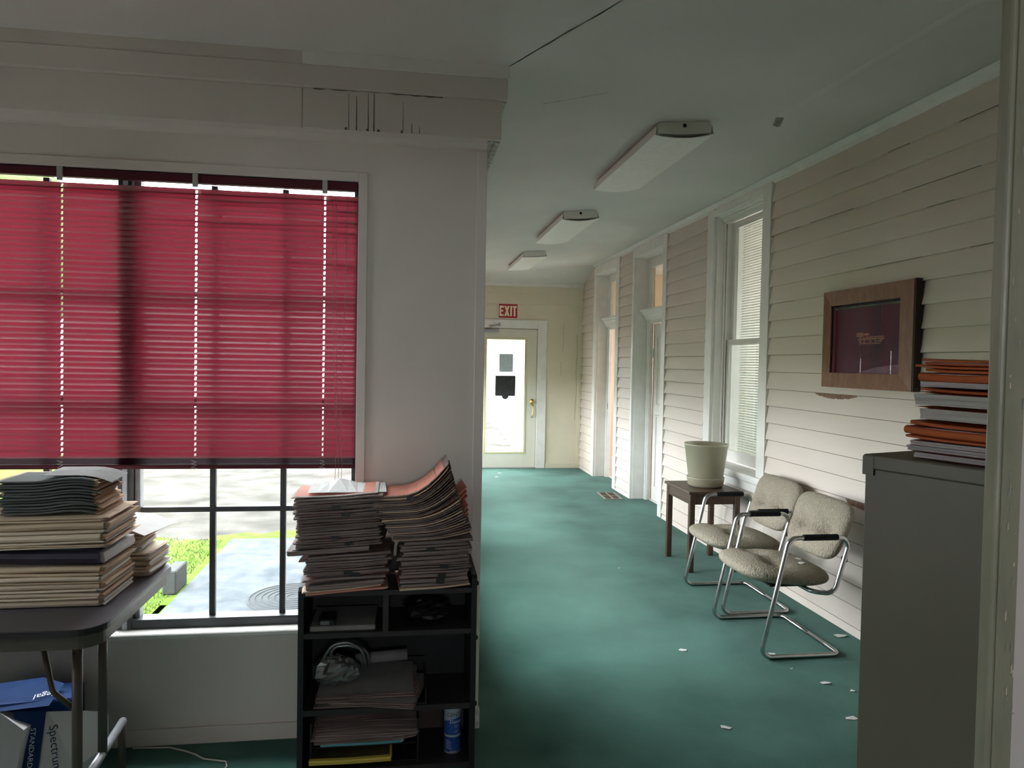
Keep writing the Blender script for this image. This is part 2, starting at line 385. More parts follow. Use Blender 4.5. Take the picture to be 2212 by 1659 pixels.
struct(box('baseboard_office', 2.9, 4.6, 10.262, 10.28, 0, .19, 'pink_white'), 'pinkish white baseboard seen through the far doorway', 'baseboard')
struct(box('floor_office', 2.78, 4.6, 6.6, 10.28, 0, .012, 'pink_white'), 'pale pink floor of the room behind the far doorway', 'floor')

# ---- clapboards on the right wall
EXPO, ZTOP = .1205, 2.823
def clap_seg(y0, y1, zlo=0., zhi=2.835):
    me = None
    for kk in range(-1, 24):
        zb = ZTOP-EXPO*(kk+1); zt = zb+EXPO+.012
        if zb > zhi or zt < zlo+.02: continue
        zb2, zt2 = max(zb, zlo), min(zt, zhi)
        if zt2-zb2 < .02: continue
        jb = R.uniform(-.002,.002); tb_, tt = .030+jb, .005+jb*.3
        prof = [(XR, zb2), (XR-tb_, zb2), (XR-tt, zt2), (XR, zt2)]
        vs = [(p[0], y0, p[1]) for p in prof]+[(p[0], y1, p[1]) for p in prof]
        fs = [(0,1,2,3),(7,6,5,4),(0,4,5,1),(1,5,6,2),(2,6,7,3),(3,7,4,0)]
        o = mk('clapboard', vs, fs, 'cream_paint', wr)
        CL.append((o, y0, y1, zb2, zt2))
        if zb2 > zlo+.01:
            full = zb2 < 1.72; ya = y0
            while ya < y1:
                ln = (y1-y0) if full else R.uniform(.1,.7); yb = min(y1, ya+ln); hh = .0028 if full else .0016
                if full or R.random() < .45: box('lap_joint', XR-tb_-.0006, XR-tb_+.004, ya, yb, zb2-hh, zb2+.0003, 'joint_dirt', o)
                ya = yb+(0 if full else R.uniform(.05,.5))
CL = []
clap_seg(YN+.12, 4.888); clap_seg(4.893, 6.0, 0, .60); clap_seg(6.0, 6.960); clap_seg(8.055, 8.570); clap_seg(9.75, YE)
def patch(y0, y1, zline, hgt, n=11):
    """bare wood where paint flaked off below a clapboard's edge"""
    host = min(CL, key=lambda c: abs(c[4]-.012-zline)+ (0 if c[1] < y0 < c[2] else 9))
    o_, a_, b_, zb, zt = host
    def xf(z): return XR-.005-(zt-z)/(zt-zb)*.025-.003
    vs, fs = [], []
    for i in range(n+1):
        t = i/n; y = y0+(y1-y0)*t; h = hgt*(math.sin(math.pi*min(1,max(.02,t)))**.35)*R.uniform(.75,1.1)
        za = zline-.001; vs += [(xf(za), y, za), (xf(za-h), y, za-h)]
    fs = [(2*i, 2*i+1, 2*i+3, 2*i+2) for i in range(n)]
    mk('bare_wood_patch', vs, fs, 'bare_wood', o_)
patch(3.86, 4.30, ZTOP-EXPO*12, .030, 24); patch(3.55, 3.95, ZTOP-EXPO*17, .045)
# ceiling trim of the right wall, casings
t = struct(extrude('trim_1', [(XR-.055,2.885),(XR,2.885),(XR,2.835),(XR-.014,2.835),(XR-.02,2.86)], 'y', YN+.12, 9.78, 'trim_white'), 'white moulding between clapboard wall and ceiling', 'trim')
cas = [(4.893,5.012,.62,2.85),(5.858,5.985,.62,2.85),(6.965,7.07,0,2.84),(7.99,8.05,0,2.84),(8.575,8.70,0,2.84),(9.63,9.75,0,2.84)]
t2 = empty('trim_2', (XR-.02,5,0), 'white board casings around the window and doorways of the clapboard wall', 'trim', kind='structure')
for a,b,z0,z1 in cas: box('casing_board', XR-.032, XR, a, b, z0, z1, 'trim_white', t2, .002)
for a,b,z0 in ((5.012,5.858,2.785),(7.07,7.99,2.74),(8.70,9.63,2.74)): box('head_board', XR-.032, XR, a, b, z0, 2.84, 'trim_white', t2, .002)

# ---- cornice over the red-blind window, wrapping into the corridor
t3 = empty('trim_3', (0,2.95,2.4), 'stepped cream cornice boards above the red-blind window', 'trim', kind='structure')
J = -.40
for e_, z0, z1, nm in ((.056,2.427,2.581,'frieze_board'),(.077,2.581,2.662,'middle_board'),(.083,2.662,2.718,'top_board')):
    dl = .012 if nm == 'top_board' else (.003 if nm == 'frieze_board' else .0)
    mt_ = 'trim_white' if nm == 'top_board' else 'wall_paint'
    if dl:
        box(nm, XL, J-.002, YW-e_+dl, YW, z0, z1, 'wall_paint', t3, .0015); box(nm, J, XC+e_, YW-e_, YW, z0, z1, mt_, t3, .0015)
    else: box(nm, XL, XC+e_, YW-e_, YW, z0, z1, mt_, t3, .0015)
    box(nm, XC, XC+e_, YW+.001, YE, z0, z1, mt_, t3, .0015)
extrude('cove_moulding', [(YW,2.427),(YW-.05,2.427),(YW-.044,2.412),(YW-.018,2.398),(YW,2.392)], 'x', XL, XC+.001, 'wall_paint', t3)
for a, b, xx in ((XC+.004,XC+.027,2.4265),(XC+.030,XC+.055,2.4262)): box('peeling_paint', a, b, YW-.03, YW+1.2, xx-.004, xx, 'chipped_white', t3)
box('peeling_paint', XC+.058, XC+.075, YW-.05, YW+.8, 2.577, 2.5808, 'chipped_white', t3)
for px, zt_, zb_, wd in ((-.225,2.57,2.428,.003),(-.195,2.56,2.428,.005),(-.150,2.575,2.428,.004),(-.128,2.575,2.428,.005),(-.015,2.55,2.43,.003),(.02,2.47,2.43,.004),(.05,2.46,2.43,.003),(-.02,2.44,2.428,.008),(-.11,2.437,2.428,.014),(-.152,2.437,2.428,.012),(-.235,2.438,2.428,.012)):
    mk('drip_stain', [(px-wd*.3,YW-.0568,zt_),(px+wd*.2,YW-.0568,zt_),(px+wd*.5,YW-.0568,zb_),(px-wd*.5,YW-.0568,zb_)], [(0,3,2,1)], 'stain', t3)
vs = []; fs = []
for i in range(20):
    x = -.36+.5*i/19; h = R.uniform(.0,.006); vs += [(x,YW-.0566,2.5808),(x,YW-.0566,2.5808-h)]
mk('drip_stain', vs, [(2*i,2*i+1,2*i+3,2*i+2) for i in range(19)], 'stain', t3)

# ---- window wall trim
t4 = empty('trim_4', (-1,2.98,.4), 'beige casing, sill and corner boards of the red-blind window wall', 'trim', kind='structure')
box('casing_board', WX1, WX1+.036, YW-.012, YW+.09, WZ0-.03, 2.277, 'wall_paint', t4, .0015)
box('casing_board', WX0-.036, WX0, YW-.012, YW+.09, WZ0-.03, 2.277, 'wall_paint', t4, .0015)
box('casing_head', WX0, WX1, YW-.012, YW+.09, WZ1-.0, 2.277, 'wall_paint', t4, .0015)
box('window_sill', WX0-.03, WX1+.04, YW-.035, YW+.06, .432, .452, 'trim_white', t4, .004)
box('apron_board', WX0-.03, WX1+.04, YW-.008, YW, .40, .432, 'wall_paint', t4)
box('corner_board', XC-.034, XC+.006, YW-.007, YW+.03, 0, 2.392, 'wall_paint', t4, .002)
extrude('chipped_corner', [(XC-.03,YW-.012),(XC+.012,YW-.012),(XC+.012,YW+.03),(XC-.03,YW+.03)], 'z', .0, .075, 'chipped_white', t4)
struct(box('baseboard_front', XL, XC-.034, YW-.012, YW, 0, .066, 'wall_paint', bev=.002), 'low beige baseboard under the red-blind window', 'baseboard')
# ---- exit wall trim
t5 = empty('trim_5', (1.8,YE,2.4), 'cream boards and moulding above and beside the exit door', 'trim', kind='structure')
box('crown_moulding', XC, XR-.02, YE-.035, YE, 2.628, 2.69, 'trim_white', t5, .004)
box('frieze_board', XC, XR-.02, YE-.018, YE, 2.53, 2.628, 'exit_paint', t5, .002)
box('frieze_board', XC, XR-.02, YE-.012, YE, 2.377, 2.53, 'exit_paint', t5, .002)
box('side_batten', XR-.075, XR-.022, YE-.010, YE, 0, 2.377, 'exit_paint', t5, .002)
box('door_casing', DX1+.005, 2.052, YE-.022, YE, 0, 2.146, 'trim_white', t5, .002)
box('door_casing', DX0-.13, DX0-.005, YE-.022, YE, 0, 2.146, 'trim_white', t5, .002)
box('door_casing', DX0-.004, DX1+.004, YE-.022, YE, 2.026, 2.146, 'trim_white', t5, .002)
for x0, pts in ((2.50,[(0,1.95),(.012,1.7),(-.004,1.4),(.010,1.2),(.002,1.0),(-.01,.7)]),(2.30,[(0,2.1),(.004,1.9),(-.01,1.7)]),(2.27,[(0,1.55),(.004,1.35)])):
    vs = []
    for dx, z in pts: vs += [(x0+dx-.0015,YE-.0015,z),(x0+dx+.0015,YE-.0015,z)]
    mk('wall_crack', vs, [(2*i,2*i+1,2*i+3,2*i+2) for i in range(len(pts)-1)], 'stain', wb)
struct(box('baseboard_back', 2.06, XR-.075, YE-.016, YE, 0, .07, 'exit_paint', bev=.002), 'low cream baseboard beside the exit door', 'baseboard')
# ---- doorway jamb beside the camera
t6 = empty('trim_6', (.5,.55,0), 'chipped olive-grey painted door jamb right in front of the viewer', 'trim', kind='structure')
box('jamb_board', .594, .6236, .653, YN, 0, 2.10, 'olive_paint', t6, .003, 2)
box('stop_strip', .599, .620, .650, .6535, 0, 2.10, 'olive_paint', t6, .001)
box('casing_board', .6236, .86, .657, YN, 0, 2.10, 'wall_paint', t6, .001)
box('jamb_board', -.50, -.47, .653, YN, 0, 2.10, 'olive_paint', t6, .003, 2)
box('casing_board', -.74, -.50, .657, YN, 0, 2.10, 'wall_paint', t6, .001)
box('head_board', -.74, .86, .655, YN, 2.10, 2.25, 'wall_paint', t6, .002)
for _ in range(34):
    z = R.uniform(1.15,1.75); a = .5995+R.uniform(0,.0195); ww = R.uniform(.0005,.0022); hh = R.uniform(.002,.014)
    mk('paint_chip', [(a,.6494,z),(a+ww,.6494,z+hh*.2),(a+ww*.8,.6494,z+hh),(a-ww*.2,.6494,z+hh*.7)], [(0,1,2,3)], 'manila_pale' if R.random() < .4 else 'metal_grey', t6)

# ------------------------------------------------------------------ windows and doors
def grid_window(root, axis, pos, a0, a1, z0, z1, sgn=1):
    """double aluminium window: centre mullion, two sashes each with 3x4 panes; 'pos' = inner face, frame goes outward by sgn"""
    def bx(nm, u0,u1,za,zb,d0,d1,mt,par=root,bev=.0015):
        d0, d1 = pos+sgn*d0, pos+sgn*d1
        return box(nm, u0,u1,d0,d1,za,zb,mt,par,bev) if axis == 'x' else box(nm, d0,d1,u0,u1,za,zb,mt,par,bev)
    mid = (a0+a1)/2
    fw = .018
    bx('frame_rail', a0,a1,z0,z0+.038,0,.07,'alu_dark'); bx('frame_rail', a0,a1,z1-.012,z1,0,.07,'alu_dark')
    bx('frame_stile', a0,a0+fw,z0,z1,0,.07,'alu_dark'); bx('frame_stile', a1-fw,a1,z0,z1,0,.07,'alu_dark')
    bx('mullion', mid-.040,mid+.012,z0,z1,-.004,.07,'alu_dark'); bx('mullion_cover', mid-.020,mid-.002,z0,z1,-.010,-.004,'alu_grey')
    bx('mullion_cover', mid+.013,mid+.033,z0,z1,.03,.07,'alu_grey')
    zs = [z0+.038+(z1-z0-.068)*i/4 for i in range(5)]
    for (l, r_) in ((a0+fw, mid-.040), (mid+.033, a1-fw)):
        us = [l+(r_-l)*i/3 for i in range(4)]
        for u in us[1:-1]: bx('muntin', u-.0115,u+.0115,zs[0],zs[-1],.030,.052,'alu_dark')
        for i, z in enumerate(zs[1:-1]):
            hw = .016 if i == 1 else .0105
            bx('muntin', l,r_,z-hw,z+hw,.031,.051,'alu_dark')
        for i in range(3):
            for j in range(4): bx('pane', us[i],us[i+1],zs[j],zs[j+1],.040,.043,'glass',bev=0)
w1 = empty('window_1', (-1.05,3.05,.45), 'wide dark-framed grid window behind the red blind', 'window', kind='structure')
grid_window(w1, 'x', YW+.03, WX0, WX1, WZ0, WZ1)
for i, (a, b) in enumerate(SW):
    wd_ = empty('window_%d' % (i+3), (XC-.05,(a+b)/2,.45), 'dark-framed grid window in the corridor side wall, %s from the corner' % ORD[i], 'window', kind='structure')
    grid_window(wd_, 'y', XC-.03, a, b, WZ0, WZ1, -1)
wl_ = empty('window_6', (XL-.06,1.9,.95), 'added unseen grid window in the left end wall for fill light', 'window', kind='structure')  # out-of-view window, added to let more light into the near room
grid_window(wl_, 'y', XL-.03, 1.55, 2.35, .95, 2.0, -1)

# ---- blinds
def slat_mesh(name, length, wd, tilt, arc, holes, hole_w, bend=None, mt='red_slat', axis='x'):
    """curved slat, long axis along x (centre at origin); small rout holes at the cord positions"""
    cuts = sorted(set([-length/2, length/2]+[h-hole_w/2 for h in holes]+[h+hole_w/2 for h in holes]+[-length/2+length*i/14 for i in range(15)]))
    rows = 5; vs, fs = [], []
    for u in cuts:
        for j in range(rows):
            s = (j/(rows-1)-.5)*wd; c = arc*(1-(2*s/wd)**2)
            y = s*math.cos(tilt)-c*math.sin(tilt)*-1; z = s*math.sin(tilt)+c*math.cos(tilt)*-1
            if bend: y += bend(u, j)[0]; z += bend(u, j)[1]
            vs.append((u, y, z) if axis == 'x' else (y, u, z))
    for i in range(len(cuts)-1):
        mid = (cuts[i]+cuts[i+1])/2; isH = any(abs(mid-h) < hole_w*.45 for h in holes)
        for j in range(rows-1):
            if isH and j in (1,2): continue
            a = i*rows+j; fs.append((a, a+rows, a+rows+1, a+1))
    me = bpy.data.meshes.new(name); me.from_pydata(vs, [], fs); me.update(); me.materials.append(MT[mt])
    me.polygons.foreach_set('use_smooth', [True]*len(me.polygons)); return me
BL = WX1-WX0-.008
cordx = [x-(WX0+WX1)/2 for x in (-1.782,-1.293,-.807,-.318)]
PITCH, TILT = .0215, math.radians(61)
def bend2(u, j):   # slightly kinked slat
    g = math.exp(-((u-.42)/.16)**2); return (0, -.006*g*(1-j/4))
def bend3(u, j):
    g = max(0, (u-.70)/.16); return (.002*g, -.007*min(1,g)*(1-j/4))
sm = {0: slat_mesh('slat', BL, .0265, TILT, .0024, cordx, .007), 1: slat_mesh('slat', BL, .0265, TILT, .0024, cordx, .007, bend2),
      2: slat_mesh('slat', BL, .0265, TILT, .0024, cordx, .007, bend3)}
def red_blind(root, zb, front):
    """parts relative to the empty at the blind's bottom edge, height zb"""
    box('headrail', -BL/2, BL/2, -.013, .016, 2.204-zb, 2.238-zb, 'red_rail', root, .002, local=True)
    nst = 9 if front else max(9, int(50-(2.172-zb-.052)/PITCH))
    i = 0; z = 2.177-zb
    while z > (.044 if front else .025+nst*.0032):
        key = 0
        if front: key = {1:1, 5:1, 2:2, 4:2, 6:2, 12:2}.get(i, 0)
        o = link('slat', sm[key], root); o.location = (0, 0, z - (.004 if i == 0 else 0)); o.rotation_euler = (R.uniform(-.018,.018)+.16*max(0,min(1,(z+zb-1.6)/.45)), 0, R.uniform(-.0008,.0008))
        z -= PITCH; i += 1
    for q in range(nst):
        o = link('slat', flat_slat, root); o.location = (0, R.uniform(-.001,.001), .020+q*.0032)
    box('bottom_rail', -BL/2, BL/2, -.012, .012, 0, .018, 'red_rail', root, .004, 2, local=True)
    for x in cordx:
        for y in (-.0135, .0135): tube('ladder_cord', [(x+.004, y, 2.20-zb), (x+.004, y, .0)], .0005, 'cord', root, 4, local=True)
        box('bracket', x-.010, x+.010, -.020, -.012, 2.188-zb, 2.242-zb, 'bracket_plastic', root, .001, local=True)
        pts = [(x+.012*math.sin(q*2.1), -.0145, -.002+q*.0045) for q in range(9)]
        tube('knotted_cord', pts, .0008, 'cord_white', root, 4, local=True)
mat('red_rail', (.085,.018,.026), .6, spec=.15)
mat('red_stack', (.070,.014,.022), .8, spec=.03)
flat_slat = slat_mesh('slat', BL, .026, math.radians(14), .0020, cordx, .001, None, 'red_stack')
b1 = empty('venetian_blind', ((WX0+WX1)/2, YW+.012, 1.09), 'red venetian blind lowered over the upper part of the front window', 'blind', 'red venetian blinds')
red_blind(b1, 1.09, True)
for x0, x1, x2, zb in ((.770,.788,.806,.895),(.784,.796,.793,.90),(.83,.813,.818,.89)):
    tube('lift_cord', [(x0,-.016,2.20-1.09),((x0+x1)/2,-.018,1.7-1.09),(x1,-.019,1.35-1.09),(x2,-.018,1.1-1.09),(x2-.004,-.018,zb-1.09)], .0009, 'cord', b1, 5, local=True)
for i, (a, b) in enumerate(SW):
    zb_ = (1.45,1.20,1.22)[i]
    bb = empty('venetian_blind', (XC-.012,(a+b)/2,zb_), 'red venetian blind on the corridor side wall, %s from the corner' % ORD[i], 'blind', 'red venetian blinds', rz=math.pi/2)
    red_blind(bb, zb_, False)

# ---- sash window in the clapboard wall
w2 = empty('window_2', (2.68,5.43,.65), 'tall white sash window with a white blind behind the glass in the clapboard wall', 'window', kind='structure')
Y0, Y1 = 5.012, 5.858
for a, b in ((Y0-.004,Y0+.016),(Y1-.016,Y1+.004)): box('jamb', XR-.005, 2.86, a, b, .70, 2.80, 'trim_white', w2, .002)
box('head', XR-.005, 2.86, Y0, Y1, 2.77, 2.80, 'trim_white', w2, .002)
for q, xx in enumerate((2.655,2.675)): box('blind_stop', xx, xx+.010, Y1-.036-.0*q, Y1-.016, .70, 2.77, 'trim_white', w2, .002)
for q in range(3): box('head_moulding', 2.625+.02*q, 2.645+.02*q, Y0+.016, Y1-.016, 2.755-.016*q, 2.77, 'trim_white', w2, .003)
def sash(x0, z0, z1, nm):
    s = box(nm, x0, x0+.032, Y0+.016, Y0+.062, z0, z1, 'trim_white', w2, .003)
    box('stile', x0, x0+.032, Y1-.062, Y1-.016, z0, z1, 'trim_white', s, .003)
    box('rail', x0, x0+.032, Y0+.062, Y1-.062, z1-.045, z1, 'trim_white', s, .003)
    box('rail', x0, x0+.032, Y0+.062, Y1-.062, z0, z0+(.09 if z0 < 1 else .045), 'trim_white', s, .003)
    box('pane', x0+.014, x0+.017, Y0+.062, Y1-.062, z0+.04, z1-.04, 'glass_inner', s)
sash(2.70, .745, 1.755, 'lower_sash'); sash(2.735, 1.71, 2.74, 'upper_sash')
extrude('sill', [(2.54,.700),(2.545,.722),(2.86,.745),(2.86,.700)], 'y', Y0-.11, Y1+.11, 'trim_white', w2)
extrude('stool_moulding', [(2.56,.66),(2.55,.675),(2.55,.70),(2.60,.70),(2.60,.66)], 'y', Y0-.09, Y1+.09, 'trim_white', w2)
extrude('apron_board', [(2.575,.60),(2.575,.66),(2.60,.66),(2.60,.60)], 'y', Y0-.06, Y1+.06, 'trim_white', w2)
crk = [(2.66,5.8415,1.35),(2.664,5.8415,1.25),(2.658,5.8415,1.12),(2.662,5.8415,1.02)]
vs = []
for x, y, z in crk: vs += [(x-.003,y,z),(x+.003,y,z)]
mk('paint_crack', vs, [(2*i,2*i+1,2*i+3,2*i+2) for i in range(3)], 'stain', w2)
wb2 = empty('venetian_blind', (2.80,(Y0+Y1)/2,.78), 'white mini blind hanging behind the panes of the tall sash window', 'blind')
wsm = slat_mesh('slat', Y1-Y0-.13, .024, math.radians(35), .002, [-.22,.22], .006, None, 'white_slat', 'y')
for i in range(90):
    o = link('slat', wsm, wb2); o.location = (0,0,.02+i*.0213); o.rotation_euler = (0,R.uniform(-.05,.05),0)
box('headrail', -.014, .014, -(Y1-Y0)/2+.065, (Y1-Y0)/2-.065, 1.935, 1.965, 'trim_white', wb2, local=True)
for y in (-.22,.22): tube('ladder_cord', [(-.014,y,1.94),(-.014,y,0)], .0008, 'cord_white', wb2, 4, local=True)

# ---- exit door
d1 = empty('door_1', ((DX0+DX1)/2,YE,0), 'cream exit door with a full-length glass panel at the corridor end', 'door', kind='structure')
yd0, yd1 = YE+.004, YE+.048
gx0, gx1, gz0, gz1 = 1.180, 1.736, .237, 1.864
box('stile', DX0+.004, gx0, yd0, yd1, .012, 2.014, 'door_paint', d1, .002); box('stile', gx1, DX1-.004, yd0, yd1, .012, 2.014, 'door_paint', d1, .002)
box('rail', gx0, gx1, yd0, yd1, .012, gz0, 'door_paint', d1, .002); box('rail', gx0, gx1, yd0, yd1, gz1, 2.014, 'door_paint', d1, .002)
for a in ((gx0-.026,gx0+.004,gz0-.026,gz1+.026),(gx1-.004,gx1+.026,gz0-.026,gz1+.026),(gx0,gx1,gz0-.026,gz0+.004),(gx0,gx1,gz1-.004,gz1+.026)):
    box('glass_stop', a[0],a[1],yd0-.010,yd0+.002,a[2],a[3],'brass_frame',d1,.004)
box('pane', gx0, gx1, yd0+.018, yd0+.022, gz0, gz1, 'glass', d1)
for a in ((DX0,DX1,1.985,2.022),(DX0,DX0+.03,0,2.0),(DX1-.03,DX1,0,2.0)): box('door_stop', a[0], a[1], yd1+.001, yd1+.03, a[2], a[3], 'trim_white', d1)
box('threshold', DX0, DX1, YE-.05, YE+.1, 0, .014, 'metal_grey', d1, .003)
ro = lathe('rosette', [(0,0),(.030,0),(.033,.004),(.030,.010),(0,.012)], 0, 0, 'brass', d1)
ro.rotation_euler = (math.pi/2,0,0); ro.location = Vector((1.852,yd0,.965))-OFF[d1.name]
ro.scale = (1,1.35,1)
ro.data.transform(Matrix.Translation(OFF[d1.name]))
kn = lathe('knob', [(0,.055),(.016,.054),(.026,.045),(.027,.036),(.020,.026),(.010,.020),(.010,0),(0,0)], 0, 0, 'brass', d1)
kn.data.transform(Matrix.Translation(OFF[d1.name])); kn.rotation_euler = (math.pi/2,0,0); kn.location = Vector((1.852,yd0-.008,.972))-OFF[d1.name]
tube('pull_handle', fillet([(1.852,yd0,.925),(1.862,yd0-.035,.905),(1.868,yd0-.045,.84),(1.855,yd0-.040,.77),(1.852,yd0,.735)], .03), .007, 'brass', d1, 8)
cl = empty('door_closer', (1.2,YE-.03,1.98), 'grey metal door closer at the top of the exit door', 'door closer')
box('body', 1.105, 1.345, yd0-.052, yd0-.001, 1.958, 2.002, 'metal_grey', cl, .008, 2)
tube('arm', [(1.225,yd0-.03,2.006),(1.235,yd0-.034,2.04),(1.35,YE-.05,2.075)], .007, 'metal_grey', cl, 8)
tube('arm', [(1.35,YE-.05,2.075),(1.20,YE-.04,2.055)], .006, 'metal_grey', cl, 8)
box('foot', 1.335, 1.365, YE-.06, YE-.022, 2.05, 2.095, 'metal_grey', cl, .003)
sg = empty('exit_sign', (1.476,YE-.015,2.16), 'red EXIT sign with cream letters above the exit door', 'sign')
box('plate', 1.331, 1.622, YE-.0175, YE-.013, 2.161, 2.381, 'sign_pale', sg, .001)
box('red_field', 1.341, 1.612, YE-.0185, YE-.0170, 2.171, 2.371, 'sign_red', sg)
def block_letters(word, x0, x1, z0, z1, y, par):
    """condensed heavy letters built from bars"""
    n = {'E':1.0,'X':1.25,'I':.42,'T':.95}; gap = .14; tot = sum(n[c] for c in word)+gap*(len(word)-1); u = (x1-x0)/tot; x = x0; h = z1-z0
    for c in word:
        wd = n[c]*u; st = .40*u; hb = .19*h; vs, fs = [], []
        def q(pts):
            k_ = len(vs); vs.extend([(px, y, pz) for px, pz in pts]); fs.append(tuple(range(k_, k_+len(pts))))
        def rect(a,b,c_,d): q([(a,c_),(b,c_),(b,d),(a,d)])
        if c == 'E': rect(x,x+st,z0,z1); rect(x+st,x+wd,z1-hb,z1); rect(x+st,x+wd,z0,z0+hb); rect(x+st,x+wd*.88,z0+.42*h,z0+.60*h)
        if c == 'I': rect(x,x+wd,z0,z1)
        if c == 'T': rect(x,x+wd,z1-hb,z1); rect(x+wd/2-st/2,x+wd/2+st/2,z0,z1-hb)
        if c == 'X':
            s2 = .46*u; q([(x,z0),(x+s2,z0),(x+wd,z1),(x+wd-s2,z1)]); vs_y = y
            k_ = len(vs); vs.extend([(x+wd-s2,y-.0002,z0),(x+wd,y-.0002,z0),(x+s2,y-.0002,z1),(x,y-.0002,z1)]); fs.append((k_,k_+1,k_+2,k_+3))
        mk('letter', vs, fs, 'sign_cream', par); x += wd+gap*u
block_letters('EXIT', 1.351, 1.600, 2.197, 2.345, YE-.0190, sg)
ns_ = [(1.313,1.341),(1.607,1.341),(1.607,1.046),(1.512,1.046)]+[(1.46+.05*math.cos(a),1.046-.048*math.sin(a)) for a in [math.pi*i/8 for i in range(9)]]+[(1.408,1.046),(1.313,1.046)]
tag(extrude('door_notice', [(x,z) for x,z in ns_], 'y', yd0+.012, yd0+.0165, 'notice_black'), 'black square notice with a round tab stuck to the exit door glass', 'notice')
tag(box('paper_notice', 1.366, 1.568, yd0+.0145, yd0+.0168, 1.394, 1.655, 'notice_blue'), 'pale blue paper sheet taped high on the exit door glass', 'notice')

# ---- two recessed doorways with transoms
def doorway(name, label, y0, y1, closed):
    d = empty(name, (2.75,(y0+y1)/2,0), label, 'door', kind='structure')
    for a, b in ((y0-.012,y0+.008),(y1-.008,y1+.012)): box('reveal_board', XR-.002, 2.80, a, b, 0, 2.75, 'trim_white', d, .002)
    box('reveal_head', XR-.002, 2.80, y0, y1, 2.732, 2.75, 'trim_white', d)
    xo = 2.735
    for a, b in ((y0+.008,y0+.085),(y1-.085,y1-.008)):
        box('old_casing', xo, xo+.05, a, b, 0, 2.73, 'trim_white', d, .004)
        box('casing_bead', xo-.012, xo+.002, a+.012, a+.026, 0, 2.05, 'trim_white', d, .003); box('casing_bead', xo-.008, xo+.002, b-.030, b-.016, 0, 2.05, 'trim_white', d, .003)
    prof = [(xo+.02,2.03),(xo-.03,2.03),(xo-.032,2.05),(xo-.045,2.06),(xo-.052,2.085),(xo-.075,2.10),(xo-.08,2.12),(xo-.10,2.132),(xo-.10,2.15),(xo+.02,2.15)]
    extrude('door_head_moulding', prof, 'y', y0+.03, y1-.03, 'trim_white', d)
    box('transom_rail', xo, xo+.05, y0+.085, y1-.085, 2.0, 2.17, 'trim_white', d); box('transom_rail', xo, xo+.05, y0+.085, y1-.085, 2.62, 2.73, 'trim_white', d)
    for a, b in ((y0+.085,y0+.13),(y1-.13,y1-.085)): box('transom_stile', xo+.005, xo+.04, a, b, 2.17, 2.62, 'trim_white', d, .002)
    box('transom_pane', xo+.02, xo+.024, y0+.13, y1-.13, 2.17, 2.62, 'glass_inner', d)
    if closed:
        lf = box('door_leaf', xo+.05, xo+.09, y0+.09, y1-.115, .015, 1.995, 'trim_white', d, .002)
        for z0_, z1_ in ((.16,.98),(1.08,1.86)):
            for a, b, c, e_ in ((y0+.19,y1-.215,z0_,z0_+.022),(y0+.19,y1-.215,z1_-.022,z1_),(y0+.19,y0+.212,z0_,z1_),(y1-.237,y1-.215,z0_,z1_)):
                box('panel_moulding', xo+.036, xo+.051, a, b, c, e_, 'trim_white', lf, .004)
        box('hinge_edge', xo+.05, xo+.085, y1-.112, y1-.088, .015, 1.995, 'frame_wood', d)
        box('hinge', xo+.045, xo+.055, y1-.12, y1-.09, 1.62, 1.72, 'metal_grey', d)
    else: box('strike_plate', xo-.002, xo+.002, y1-.088, y1-.083, .93, 1.0, 'frame_dark', d)
    return d
doorway('door_2', 'recessed doorway with a closed grey-white panel door and transom beside the end table', 7.07, 7.99, True)
doorway('door_3', 'recessed open doorway with transom showing a peach room near the exit', 8.70, 9.63, False)

# ---- daylight portals
portal('sky_portal', (-1.06,YW+.2,1.345), (math.pi/2,0,0), 1.74, 1.79).rotation_euler = (-math.pi/2,0,0)
for a, b in SW: portal('sky_portal', (XC-.25,(a+b)/2,1.345), (0,-math.pi/2,0), 1.79, 1.74)
portal('sky_portal', (XL-.2,1.95,1.475), (0,-math.pi/2,0), 1.05, .8)
portal('sky_portal', ((DX0+DX1)/2,YE+.25,1.0), (-math.pi/2,0,0), .9, 2.0)
portal('sky_portal', (0,-2.85,1.55), (math.pi/2,0,0), .7, .7)
portal('sky_portal', (4.85,8.75,1.6), (0,math.pi/2,0), 1.2, 1.1)
portal('sky_portal', (4.85,5.35,1.6), (0,math.pi/2,0), 1.4, 1.3)

# ------------------------------------------------------------------ outside
gz = -.45
struct(box('ground', -40, 30, -14, 70, gz-.2, gz-.02, 'gravel'), 'pale gravel yard beyond the lawn', 'ground')
def blob(name, pts, z, th, mt):
    n = len(pts); vs = [(x,y,z) for x,y in pts]+[(x,y,z-th) for x,y in pts]
    return mk(name, vs, [tuple(range(n)), tuple(range(2*n-1,n-1,-1))]+[(i,n+i,n+(i+1)%n,(i+1)%n) for i in range(n)], mt)
edge = [(-1.9,3.2),(-.2,3.2),(-.2,8.75)]
k0 = [(-1.1,8.6),(-1.8,8.5),(-2.3,8.25),(-2.9,8.45),(-3.6,9.0),(-4.4,9.6),(-5.0,11.2),(-5.4,12.6),(-6.0,15.0),(-9,18),(-16,20),(-16,3.2)]
pl = edge+k0
poly = []
for i in range(len(pl)):
    a, b = Vector((*pl[i],0)), Vector((*pl[(i+1)%len(pl)],0))
    for q in range(4):
        p = a.lerp(b, q/4); j = .12 if i > 2 and i < len(pl)-2 else 0
        poly.append((p.x+R.uniform(-j,j), p.y+R.uniform(-j,j)))
lawn = struct(blob('lawn', poly, gz, .1, 'lawn'), 'bright green lawn outside the front window', 'lawn')
mat('dirt', (.036,.034,.029), .95, col2=(.085,.080,.072), vscale=2.2, bump=.4, bscale=30, spec=.05, detail=10)
